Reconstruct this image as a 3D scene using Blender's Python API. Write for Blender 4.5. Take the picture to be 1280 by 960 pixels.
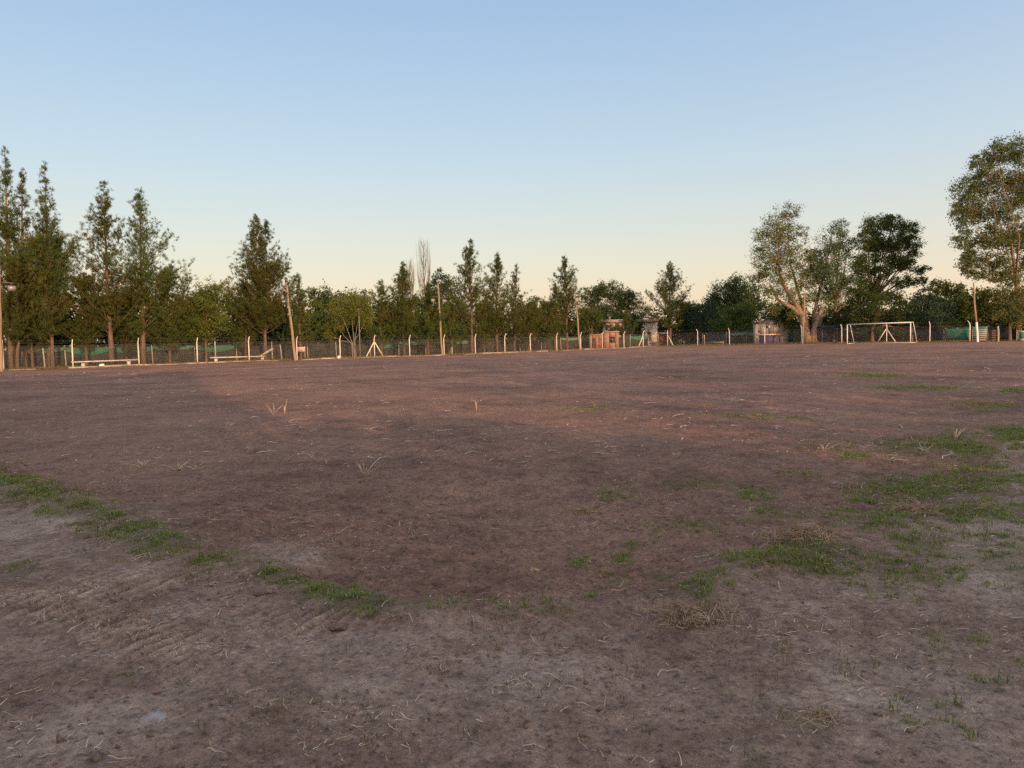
import bpy, math, random
import numpy as np
from mathutils import Matrix, Vector

for _o in list(bpy.data.objects):
    bpy.data.objects.remove(_o)
S = bpy.context.scene
COL = S.collection
PI = math.pi
rad = math.radians

# ------------------------------------------------------------------ camera
EYE = 1.6
F = 960.0                                    # focal length in photo pixels (1280 wide)
PITCH, ROLL = 3.37, -1.35
cam_d = bpy.data.cameras.new('camera')
cam_d.sensor_width = 36.0
cam_d.lens = F / 1280 * 36.0
cam_d.clip_start = 0.05
cam_d.clip_end = 12000
cam = bpy.data.objects.new('camera', cam_d)
COL.objects.link(cam)
CR = Matrix.Rotation(rad(90 - PITCH), 3, 'X') @ Matrix.Rotation(rad(ROLL), 3, 'Z')
cam.matrix_world = Matrix.Translation((0, 0, EYE)) @ CR.to_4x4()
S.camera = cam
CRn = np.array(CR)

# ------------------------------------------------------------------ light
SUN_EL = 9.0
SUN_AZ = math.atan2(0.41, -0.91)             # azimuth of the sun from +Y towards +X
world = bpy.data.worlds.new('World')
S.world = world
world.use_nodes = True
wn, wl = world.node_tree.nodes, world.node_tree.links
wn.clear()
wo = wn.new('ShaderNodeOutputWorld')
bg = wn.new('ShaderNodeBackground')
sky = wn.new('ShaderNodeTexSky')
sky.sky_type = 'NISHITA'
sky.sun_disc = False
sky.sun_elevation = rad(3.4)
sky.sun_rotation = SUN_AZ
sky.altitude = 20
sky.air_density = 1.0
sky.dust_density = 1.0
sky.ozone_density = 1.0
bg.inputs['Strength'].default_value = 0.15
# the clear evening sky: cream at the horizon, passing through pale to deeper blue overhead,
# a quarter of it the physical sky with its warm side towards the sun
tcw = wn.new('ShaderNodeTexCoord'); sep = wn.new('ShaderNodeSeparateXYZ'); rmp = wn.new('ShaderNodeValToRGB'); mxw = wn.new('ShaderNodeMix'); sclw = wn.new('ShaderNodeVectorMath')
stops = [(0.0, (.91, .745, .565)), (.044, (.86, .72, .615)), (.131, (.69, .705, .715)), (.216, (.548, .67, .81)), (.30, (.45, .60, .81)), (.383, (.368, .532, .808)), (.57, (.36, .49, .72)), (.866, (.38, .46, .61)), (1.0, (.38, .45, .57))]
el_ = rmp.color_ramp.elements
while len(el_) < len(stops): el_.new(.5)
for i_, (p_, c_) in enumerate(stops):
    el_[i_].position = p_; el_[i_].color = (*c_, 1)
mxw.data_type = 'RGBA'; mxw.inputs[0].default_value = .75
sclw.operation = 'SCALE'; sclw.inputs['Scale'].default_value = 2.73
wl.new(tcw.outputs['Generated'], sep.inputs[0]); wl.new(sep.outputs[2], rmp.inputs[0]); wl.new(rmp.outputs[0], sclw.inputs[0])
wl.new(sky.outputs[0], mxw.inputs[6]); wl.new(sclw.outputs[0], mxw.inputs[7])
# the sky grows brighter and warmer, smoothly, towards the low sun behind the photographer
dotw = wn.new('ShaderNodeVectorMath'); dotw.operation = 'DOT_PRODUCT'
dotw.inputs[1].default_value = (math.sin(SUN_AZ) * .99, math.cos(SUN_AZ) * .99, .13)
wl.new(tcw.outputs['Generated'], dotw.inputs[0])
hw = wn.new('ShaderNodeMath'); hw.operation = 'MULTIPLY_ADD'; hw.inputs[1].default_value = .5; hw.inputs[2].default_value = .5; hw.use_clamp = True
pw = wn.new('ShaderNodeMath'); pw.operation = 'POWER'; pw.inputs[1].default_value = 2.6
wl.new(dotw.outputs['Value'], hw.inputs[0]); wl.new(hw.outputs[0], pw.inputs[0])
glow = wn.new('ShaderNodeMix'); glow.data_type = 'RGBA'
glow.inputs[6].default_value = (1, 1, 1, 1); glow.inputs[7].default_value = (4.2, 3.05, 2.15, 1)
wl.new(pw.outputs[0], glow.inputs[0])
mulw = wn.new('ShaderNodeMix'); mulw.data_type = 'RGBA'; mulw.blend_type = 'MULTIPLY'; mulw.inputs[0].default_value = 1
wl.new(mxw.outputs[2], mulw.inputs[6]); wl.new(glow.outputs[2], mulw.inputs[7])
wl.new(mulw.outputs[2], bg.inputs['Color'])
wl.new(bg.outputs[0], wo.inputs['Surface'])

sun_d = bpy.data.lights.new('sun', 'SUN')
sun_d.energy = 2.15
sun_d.angle = rad(0.53)
sun_d.color = (1.0, 0.58, 0.31)
sun = bpy.data.objects.new('sun', sun_d)
COL.objects.link(sun)
ldir = Vector((-0.41, 0.91, 0)).normalized() * math.cos(rad(SUN_EL)) + Vector((0, 0, -math.sin(rad(SUN_EL))))
sun.rotation_euler = ldir.to_track_quat('-Z', 'Y').to_euler()
sun.location = (30, -60, 20)

S.view_settings.view_transform = 'Standard'
S.view_settings.look = 'None'
S.view_settings.gamma = 1.0
S.view_settings.use_curve_mapping = False
S.view_settings.exposure = 1.29
S.render.engine = 'CYCLES'
S.cycles.use_denoising = False
S.cycles.max_bounces = 6
S.cycles.transparent_max_bounces = 8

# ------------------------------------------------------------------ helpers
def ray(px, py):
    d = CRn @ np.array([(px - 640) / F, -(py - 480) / F, -1.0])
    return d

def at(px, py, D):
    """world point on the sight line of photo pixel (px,py) at depth Y = D"""
    d = ray(px, py)
    return np.array([0, 0, EYE]) + d * (D / d[1])

def on_ground(px, py, z=0.0):
    d = ray(px, py)
    return (np.array([0, 0, EYE]) + d * ((z - EYE) / d[2]))[:2]

def hash2(ix, iy, seed):
    h = (ix.astype(np.int64) * 374761393 + iy.astype(np.int64) * 668265263 + seed * 1442695041) & 0xFFFFFFFF
    h = ((h ^ (h >> 13)) * 1274126177) & 0xFFFFFFFF
    h = ((h ^ (h >> 15)) * 2246822519) & 0xFFFFFFFF
    return ((h ^ (h >> 16)) & 0xFFFFFF) / float(0xFFFFFF)

def vnoise(x, y, wl_, seed):
    c, s = math.cos(seed * 1.7 + .3), math.sin(seed * 1.7 + .3)
    x, y = (c * x - s * y) / wl_, (s * x + c * y) / wl_
    ix, iy = np.floor(x), np.floor(y)
    fx, fy = x - ix, y - iy
    u, v = fx * fx * (3 - 2 * fx), fy * fy * (3 - 2 * fy)
    a, b = hash2(ix, iy, seed), hash2(ix + 1, iy, seed)
    c_, d = hash2(ix, iy + 1, seed), hash2(ix + 1, iy + 1, seed)
    return ((a * (1 - u) + b * u) * (1 - v) + (c_ * (1 - u) + d * u) * v) * 2 - 1

def sstep(a, b, x):
    t = np.clip((x - a) / (b - a), 0, 1)
    return t * t * (3 - 2 * t)

class MB:
    def __init__(s):
        s.v, s.t, s.q, s.n = [], [], [], 0
    def add(s, v, t=None, q=None):
        v = np.asarray(v, float).reshape(-1, 3)
        if t is not None and len(t): s.t.append(np.asarray(t, np.int64) + s.n)
        if q is not None and len(q): s.q.append(np.asarray(q, np.int64) + s.n)
        s.v.append(v); s.n += len(v)
        return s
    def box(s, c, size, rz=0.0, rx=0.0, ry=0.0):
        p = np.array([[-1,-1,-1],[1,-1,-1],[1,1,-1],[-1,1,-1],[-1,-1,1],[1,-1,1],[1,1,1],[-1,1,1]], float) * np.asarray(size, float) / 2
        R = np.array(Matrix.Rotation(rz, 3, 'Z') @ Matrix.Rotation(ry, 3, 'Y') @ Matrix.Rotation(rx, 3, 'X'))
        return s.add(p @ R.T + np.asarray(c, float), q=[[0,3,2,1],[4,5,6,7],[0,1,5,4],[1,2,6,5],[2,3,7,6],[3,0,4,7]])
    def beam(s, a, b, w, h=None):
        a, b = np.asarray(a, float), np.asarray(b, float)
        h = h or w
        d = b - a; L = np.linalg.norm(d); d = d / L
        up = np.array([0, 0, 1.0]) if abs(d[2]) < .9 else np.array([0, 1.0, 0])
        x = np.cross(d, up); x /= np.linalg.norm(x); y = np.cross(x, d)
        k = [a + x*i*w/2 + y*j*h/2 for i, j in ((-1,-1),(1,-1),(1,1),(-1,1))] + [b + x*i*w/2 + y*j*h/2 for i, j in ((-1,-1),(1,-1),(1,1),(-1,1))]
        return s.add(k, q=[[0,1,2,3],[4,7,6,5],[0,4,5,1],[1,5,6,2],[2,6,7,3],[3,7,4,0]])
    def tube(s, pts, r, n=6, cap=True):
        pts = np.asarray(pts, float); m = len(pts)
        r = np.broadcast_to(np.asarray(r, float), (m,))
        d = np.gradient(pts, axis=0)
        d /= np.linalg.norm(d, axis=1)[:, None] + 1e-9
        ref = np.array([0.31, 0.95, 0.05]) if abs(d[0][2]) > .6 else np.array([0, 0, 1.0])
        x = np.cross(d, ref); x /= np.linalg.norm(x, axis=1)[:, None] + 1e-9
        y = np.cross(d, x)
        a = np.arange(n) * 2 * PI / n
        v = pts[:, None] + r[:, None, None] * (np.cos(a)[None, :, None] * x[:, None] + np.sin(a)[None, :, None] * y[:, None])
        v = v.reshape(-1, 3)
        q = []
        for i in range(m - 1):
            for j in range(n):
                k = (j + 1) % n
                q.append([i*n+j, i*n+k, (i+1)*n+k, (i+1)*n+j])
        t = []
        if cap:
            v = np.vstack([v, pts[0], pts[-1]])
            for j in range(n):
                k = (j + 1) % n
                t.append([m*n, k, j]); t.append([m*n+1, (m-1)*n+j, (m-1)*n+k])
        return s.add(v, t=t, q=q)
    def build(s, name, mat, parent=None, loc=None, smooth=False, kind=None, label=None):
        V = np.vstack(s.v)
        T = np.vstack(s.t) if s.t else np.zeros((0, 3), np.int64)
        Q = np.vstack(s.q) if s.q else np.zeros((0, 4), np.int64)
        me = bpy.data.meshes.new(name)
        me.vertices.add(len(V)); me.vertices.foreach_set('co', V.astype(np.float32).ravel())
        me.loops.add(T.size + Q.size)
        me.loops.foreach_set('vertex_index', np.concatenate([T.ravel(), Q.ravel()]).astype(np.int32))
        me.polygons.add(len(T) + len(Q))
        st = np.concatenate([np.arange(len(T)) * 3, T.size + np.arange(len(Q)) * 4]).astype(np.int32)
        me.polygons.foreach_set('loop_start', st)
        if smooth:
            me.polygons.foreach_set('use_smooth', np.ones(len(st), bool))
        me.update(calc_edges=True)
        me.validate()
        me.materials.append(mat)
        o = bpy.data.objects.new(name, me)
        COL.objects.link(o)
        if parent is not None: o.parent = parent
        if loc is not None: o.location = [float(c) for c in loc]
        if kind: o['kind'] = kind
        if label: o['label'] = label
        return o

def tag(o, label, cat, group=None):
    o['label'] = label; o['category'] = cat
    if group: o['group'] = group
    return o

def thing(name, label, cat, loc, group=None, rz=0.0):
    o = bpy.data.objects.new(name, None)
    o.empty_display_size = .3
    COL.objects.link(o)
    o.location = [float(c) for c in loc]
    o.rotation_euler = (0, 0, rz)
    return tag(o, label, cat, group)

# ------------------------------------------------------------------ materials
def mat_new(name):
    m = bpy.data.materials.new(name); m.use_nodes = True
    nt = m.node_tree; nt.nodes.clear()
    out = nt.nodes.new('ShaderNodeOutputMaterial')
    return m, nt, out

def N(nt, typ, **kw):
    n = nt.nodes.new(typ)
    for k, v in kw.items(): setattr(n, k, v)
    return n

def ramp(nt, src, stops):
    r = N(nt, 'ShaderNodeValToRGB')
    e = r.color_ramp.elements
    while len(e) < len(stops): e.new(0.5)
    for i, (p, c) in enumerate(stops):
        e[i].position = p; e[i].color = (*c, 1) if len(c) == 3 else c
    nt.links.new(src, r.inputs['Fac'])
    return r.outputs['Color']

def noise(nt, vec, scale, detail=4, rough=.6, lac=2.0):
    n = N(nt, 'ShaderNodeTexNoise')
    n.inputs['Scale'].default_value = scale; n.inputs['Detail'].default_value = detail
    n.inputs['Roughness'].default_value = rough; n.inputs['Lacunarity'].default_value = lac
    nt.links.new(vec, n.inputs['Vector'])
    return n.outputs['Fac']

def mix(nt, fac, a, b, mode='MIX'):
    m = N(nt, 'ShaderNodeMix', data_type='RGBA', blend_type=mode)
    for key, val in ((0, fac), (6, a), (7, b)):
        if hasattr(val, 'is_output'): nt.links.new(val, m.inputs[key])
        elif key == 0: m.inputs[0].default_value = val
        else: m.inputs[key].default_value = (*val, 1)
    return m.outputs[2]

def math_n(nt, op, a, b=None, clamp=False):
    m = N(nt, 'ShaderNodeMath', operation=op); m.use_clamp = clamp
    for i, v in enumerate((a, b)):
        if v is None: continue
        if hasattr(v, 'is_output'): nt.links.new(v, m.inputs[i])
        else: m.inputs[i].default_value = v
    return m.outputs[0]

def surf(name, c1, c2, scale=6.0, rough=.85, stretch=(1, 1, 1), bump=0.0, bscale=40, detail=5, spec=.3, metal=0.0, extra=None):
    """a weathered surface: two tones mixed by layered noise, plus fine relief"""
    m, nt, out = mat_new(name)
    tc = N(nt, 'ShaderNodeTexCoord'); mp = N(nt, 'ShaderNodeMapping')
    mp.inputs['Scale'].default_value = stretch
    nt.links.new(tc.outputs['Object'], mp.inputs['Vector'])
    f = noise(nt, mp.outputs[0], scale, detail)
    col = ramp(nt, f, [(.32, c1), (.68, c2)])
    if extra:
        c3, sc3, lo, hi = extra
        f3 = noise(nt, tc.outputs['Object'], sc3, 5, .7)
        col = mix(nt, ramp(nt, f3, [(lo, (0, 0, 0)), (hi, (1, 1, 1))]), col, c3)
    p = N(nt, 'ShaderNodeBsdfPrincipled')
    p.inputs['Roughness'].default_value = rough
    p.inputs['Specular IOR Level'].default_value = spec
    p.inputs['Metallic'].default_value = metal
    nt.links.new(col, p.inputs['Base Color'])
    if bump:
        b = N(nt, 'ShaderNodeBump'); b.inputs['Strength'].default_value = bump; b.inputs['Distance'].default_value = .02
        nt.links.new(noise(nt, mp.outputs[0], bscale, 4), b.inputs['Height'])
        nt.links.new(b.outputs[0], p.inputs['Normal'])
    nt.links.new(p.outputs[0], out.inputs['Surface'])
    return m

def leaf_mat(name, dark, light, third=None, scale=.55, trans=.3):
    m, nt, out = mat_new(name)
    tc = N(nt, 'ShaderNodeTexCoord')
    oi = N(nt, 'ShaderNodeObjectInfo')
    add = N(nt, 'ShaderNodeVectorMath', operation='ADD')
    nt.links.new(tc.outputs['Object'], add.inputs[0]); nt.links.new(oi.outputs['Random'], add.inputs[1])
    f = noise(nt, add.outputs[0], scale, 3, .6)
    g = noise(nt, add.outputs[0], 6.0, 2, .6)
    f = math_n(nt, 'ADD', math_n(nt, 'MULTIPLY', f, .6), math_n(nt, 'MULTIPLY', g, .4))
    stops = [(.36, dark), (.62, light)]
    col = ramp(nt, f, stops)
    if third:
        h = noise(nt, add.outputs[0], scale * .6 + .07, 2, .5)
        col = mix(nt, ramp(nt, h, [(.5, (0, 0, 0)), (.66, (1, 1, 1))]), col, third)
    hsv = N(nt, 'ShaderNodeHueSaturation')
    nt.links.new(col, hsv.inputs['Color'])
    nt.links.new(math_n(nt, 'ADD', math_n(nt, 'MULTIPLY', oi.outputs['Random'], .04), .48), hsv.inputs['Hue'])
    nt.links.new(math_n(nt, 'ADD', math_n(nt, 'MULTIPLY', oi.outputs['Random'], .4), .8), hsv.inputs['Value'])
    d = N(nt, 'ShaderNodeBsdfDiffuse'); t = N(nt, 'ShaderNodeBsdfTranslucent'); ms = N(nt, 'ShaderNodeMixShader')
    ms.inputs[0].default_value = trans
    nt.links.new(hsv.outputs[0], d.inputs['Color']); nt.links.new(hsv.outputs[0], t.inputs['Color'])
    nt.links.new(d.outputs[0], ms.inputs[1]); nt.links.new(t.outputs[0], ms.inputs[2])
    nt.links.new(ms.outputs[0], out.inputs['Surface'])
    return m

M = {
 'casuarina': leaf_mat('she_oak_needles', (.036, .053, .016), (.09, .12, .034), (.1, .098, .026)),
 'casuarina_green': leaf_mat('she_oak_needles_green', (.05, .075, .022), (.115, .15, .04)),
 'dark': leaf_mat('dark_leaves', (.028, .045, .02), (.068, .095, .036)),
 'mid': leaf_mat('green_leaves', (.04, .066, .02), (.095, .138, .04)),
 'bluish': leaf_mat('blue_green_leaves', (.028, .052, .034), (.062, .1, .06)),
 'lime': leaf_mat('lime_green_leaves', (.058, .09, .022), (.125, .175, .045)),
 'yellow': leaf_mat('yellow_green_leaves', (.09, .11, .02), (.19, .2, .045)),
 'willow': leaf_mat('willow_leaves', (.085, .122, .03), (.165, .215, .055)),
 'euc': leaf_mat('gum_leaves', (.06, .082, .03), (.135, .158, .058), (.135, .115, .042)),
 'euc2': leaf_mat('grey_gum_leaves', (.06, .082, .032), (.135, .165, .065), (.13, .12, .045)),
 'brownish': leaf_mat('dry_brown_leaves', (.07, .06, .03), (.12, .1, .045)),
 'bark': surf('bark', (.075, .05, .034), (.15, .105, .072), 5, .9, (1, 1, .25), .6, 18),
 'bark_pale': surf('gum_bark', (.11, .08, .062), (.235, .18, .145), 2.5, .8, (1, 1, .3), .4, 14, extra=((.2, .11, .07), 1.1, .5, .65)),
 'twig': surf('bare_twigs', (.13, .112, .09), (.21, .185, .15), 4),
 'concrete': surf('painted_concrete', (.46, .43, .39), (.6, .57, .53), 3, .8, (1, 1, .5), .3, 30, extra=((.4, .35, .28), 2.0, .56, .75)),
 'oldpost': surf('weathered_post', (.26, .23, .2), (.42, .38, .33), 4, .9, (1, 1, .3), .3, 25),
 'wood': surf('pole_wood', (.17, .125, .09), (.29, .22, .165), 3, .9, (3, 3, .2), .4, 20),
 'whitepaint': surf('white_paint', (.56, .55, .53), (.68, .67, .65), 2, .5, extra=((.42, .33, .25), 3.0, .58, .8)),
 'metal': surf('galvanised_wire', (.13, .13, .125), (.2, .195, .19), 8, .7),
 'lamp': surf('floodlight_housing', (.12, .12, .12), (.2, .2, .2), 8, .45),
 'lampglass': surf('floodlight_glass', (.16, .16, .16), (.24, .24, .235), 3, .3, spec=.6),
 'darkmetal': surf('dark_metal', (.06, .05, .045), (.12, .1, .09), 6, .6),
 'cloth': surf('dark_shade_cloth', (.013, .018, .018), (.035, .042, .04), 1.2, .95, (1, 1, .5), extra=((.05, .045, .045), .9, .5, .7)),
 'green_net': surf('green_netting', (.022, .1, .066), (.038, .155, .105), 1.5, .85),
 'teal_net': surf('faded_green_netting', (.05, .14, .11), (.09, .2, .165), 1.5, .85),
 'kerb': surf('kerb_concrete', (.24, .19, .15), (.38, .315, .25), 1.2, .9, bump=.4, bscale=20, extra=((.16, .12, .08), .8, .5, .62)),
 'plaster': surf('grey_plaster', (.17, .155, .145), (.25, .23, .215), 1.2, .9, extra=((.24, .21, .19), .9, .52, .7)),
 'house': surf('pale_plaster', (.4, .37, .34), (.55, .52, .47), 1.0, .9, extra=((.36, .28, .24), .8, .45, .75)),
 'fascia': surf('weathered_roof_sheet', (.2, .16, .14), (.32, .26, .23), 1.5, .8),
 'door_dark': surf('dark_door', (.04, .03, .028), (.08, .06, .05), 3, .7),
 'door_red': surf('brown_red_door', (.2, .07, .045), (.28, .1, .065), 3, .7),
 'door_blue': surf('purple_blue_door', (.06, .05, .12), (.09, .075, .17), 1.5, .6),
 'glass': surf('dark_glass', (.02, .022, .025), (.05, .05, .055), 2, .15, spec=.6),
 'tarp': surf('dark_blue_tarpaulin', (.015, .03, .07), (.03, .05, .11), 1.5, .6),
 'pink': surf('faded_pink_paint', (.5, .33, .29), (.66, .48, .43), 1.5, .8),
 'stone': surf('pale_stone', (.3, .26, .25), (.44, .42, .43), 40, .9, bump=.5, bscale=80, extra=((.3, .2, .15), 14, .46, .6)),
 'clod': surf('earth_clod', (.16, .11, .085), (.27, .195, .155), 25, .95, bump=.6, bscale=90),
 'straw': surf('dry_straw', (.42, .31, .2), (.8, .68, .52), 3.0, .8),
 'straw_brown': surf('dry_brown_stalk', (.27, .185, .11), (.47, .345, .225), 4.0, .85),
}

def brick_mat():
    m, nt, out = mat_new('brickwork')
    tc = N(nt, 'ShaderNodeTexCoord')
    sx = N(nt, 'ShaderNodeSeparateXYZ'); cx = N(nt, 'ShaderNodeCombineXYZ')
    nt.links.new(tc.outputs['Object'], sx.inputs[0])
    nt.links.new(math_n(nt, 'ADD', sx.outputs[0], sx.outputs[1]), cx.inputs[0]); nt.links.new(sx.outputs[2], cx.inputs[1])
    b = N(nt, 'ShaderNodeTexBrick')
    b.inputs['Scale'].default_value = 1.0; b.inputs['Brick Width'].default_value = .33; b.inputs['Row Height'].default_value = .2
    b.inputs['Mortar Size'].default_value = .012
    b.inputs['Color1'].default_value = (.29, .15, .115, 1); b.inputs['Color2'].default_value = (.225, .115, .09, 1)
    b.inputs['Mortar'].default_value = (.36, .27, .22, 1)
    nt.links.new(cx.outputs[0], b.inputs['Vector'])
    f = noise(nt, tc.outputs['Object'], 1.3, 5, .7)
    col = mix(nt, ramp(nt, f, [(.45, (0, 0, 0)), (.75, (.5, .5, .5))]), b.outputs['Color'], (.24, .13, .1))
    p = N(nt, 'ShaderNodeBsdfPrincipled'); p.inputs['Roughness'].default_value = .9
    nt.links.new(col, p.inputs['Base Color']); nt.links.new(p.outputs[0], out.inputs['Surface'])
    return m
M['brick'] = brick_mat()

def grass_mat(name, a, b, c):
    m, nt, out = mat_new(name)
    geo = N(nt, 'ShaderNodeNewGeometry')
    f = noise(nt, geo.outputs['Position'], 2.0, 3)
    g = noise(nt, geo.outputs['Position'], 45.0, 2)
    col = ramp(nt, f, [(.35, a), (.65, b)])
    col = mix(nt, ramp(nt, g, [(.48, (0, 0, 0)), (.6, (1, 1, 1))]), col, c)
    d = N(nt, 'ShaderNodeBsdfDiffuse'); t = N(nt, 'ShaderNodeBsdfTranslucent'); ms = N(nt, 'ShaderNodeMixShader')
    ms.inputs[0].default_value = .3
    nt.links.new(col, d.inputs['Color']); nt.links.new(col, t.inputs['Color'])
    nt.links.new(d.outputs[0], ms.inputs[1]); nt.links.new(t.outputs[0], ms.inputs[2]); nt.links.new(ms.outputs[0], out.inputs['Surface'])
    return m
M['grass'] = grass_mat('short_grass', (.125, .185, .045), (.195, .265, .07), (.36, .31, .14))
M['drygrass'] = grass_mat('dry_grass', (.17, .13, .06), (.26, .2, .1), (.11, .12, .04))

# ------------------------------------------------------------------ site layout
# the fence: one long side, a corner, then the side behind the goal, square to the first
P0 = np.array([-38.4, 67.0]); D1 = np.array([.754, .656]); D1 /= np.linalg.norm(D1)
CORNER = P0 + D1 * 83.8
D2 = np.array([D1[1], -D1[0]])
OUT1 = np.array([-D1[1], D1[0]])             # outward of the long side
OUT2 = D1.copy()                             # outward of the goal side

def fence_hit(px, line, off=0.0):
    """where the sight line of column px (at the fence foot) crosses a line parallel to the fence"""
    p, d, n = (P0, D1, OUT1) if line == 1 else (CORNER, D2, OUT2)
    p = p + n * off
    u = ray(px, 436)
    u = u[0] / u[1]
    t = (u * p[1] - p[0]) / (d[0] - u * d[1])
    return p + d * t

# berm: the grassy rim of the pitch, nearest the camera
berm_px = [(-420, 545), (-200, 568), (0, 600), (60, 624), (130, 650), (200, 682), (262, 706), (320, 716), (400, 742), (450, 757), (520, 762),
           (620, 762), (740, 757), (850, 745), (940, 705), (1020, 690), (1080, 672), (1160, 640), (1280, 600), (1500, 560), (1900, 520)]
BERM = np.array([on_ground(*p) for p in berm_px])

def berm_dist(x, y):
    """signed distance to the rim polyline (positive on the pitch side)"""
    best = np.full(np.shape(x), 1e9); sgn = np.ones(np.shape(x))
    for a, b in zip(BERM[:-1], BERM[1:]):
        d = b - a; L2 = d @ d
        t = np.clip(((x - a[0]) * d[0] + (y - a[1]) * d[1]) / L2, 0, 1)
        ex, ey = x - a[0] - t * d[0], y - a[1] - t * d[1]
        dist = np.hypot(ex, ey)
        cr = d[0] * ey - d[1] * ex
        up = dist < best
        best = np.where(up, dist, best); sgn = np.where(up, np.sign(cr), sgn)
    return best * sgn

TREAD_A = on_ground(30, 722); TREAD_B = on_ground(310, 782)
TD = TREAD_B - TREAD_A; TL = np.linalg.norm(TD); TD = TD / TL

def tread_phase(x, y):
    """lug marks lie aslant of the track and bend as the wheel turned"""
    s = (x - TREAD_A[0]) * TD[0] + (y - TREAD_A[1]) * TD[1]
    return (x * .91 - y * .38 + .10 * (s - 1) ** 2 + .03 * vnoise(x, y, .45, 78)) / .105

def tread_mask(x, y):
    px, py = x - TREAD_A[0], y - TREAD_A[1]
    s = px * TD[0] + py * TD[1]; w = -px * TD[1] + py * TD[0]
    m = sstep(-.6, .1, s) * (1 - sstep(TL, TL + .7, s)) * np.exp(-((w + .05 * np.sin(s)) / .5) ** 4)
    return m * np.clip(.55 + .9 * vnoise(x, y, .55, 77), 0, 1.2)

def outside(x, y):
    """how far outside the fence rectangle, metres"""
    a = (x - P0[0]) * OUT1[0] + (y - P0[1]) * OUT1[1]
    b = (x - CORNER[0]) * OUT2[0] + (y - CORNER[1]) * OUT2[1]
    return np.maximum(a, b)

def terrain(x, y):
    x = np.asarray(x, float); y = np.asarray(y, float)
    r = np.hypot(x, y)
    z = -.24 * sstep(30, 80, y) * np.exp(-((x - 2) / 28.0) ** 2) * (1 - sstep(150, 260, r))
    near = r < 60
    bd = np.full(x.shape, 50.0)
    bd[near] = berm_dist(x[near], y[near])
    z = z + .055 * np.exp(-(bd / .28) ** 2) * (.65 + .5 * vnoise(x, y, .7, 3)) * (r < 60)
    z = z - .03 * sstep(0, .6, bd) * (r < 60)
    field = sstep(-.05, .25, bd)
    # relief, finer waves only where the eye is near enough to see them
    for i, (w, a) in enumerate(((6.0, .03), (2.3, .02), (1.0, .014), (.42, .014), (.19, .0135), (.085, .0115), (.042, .0075), (.021, .004))):
        fade = np.clip(1.6 - r / (w * 170), 0, 1)
        n = vnoise(x, y, w, 11 + i)
        if w < .5: n = n * (.45 + .55 * sstep(-.3, .5, vnoise(x, y, 1.3, 40 + i)))
        if .03 < w < .3: n = np.abs(n) * 1.5 - .5
        z = z + a * n * fade * (.75 + .75 * field)
    # tyre tread pressed into the loose earth at the left
    m = tread_mask(x, y)
    ridge = 2 * np.abs(np.sin(tread_phase(x, y) * PI)) - 1
    z = z + m * .034 * ridge
    return z

def tz(x, y): return float(terrain(np.array([x]), np.array([y]))[0])

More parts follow.
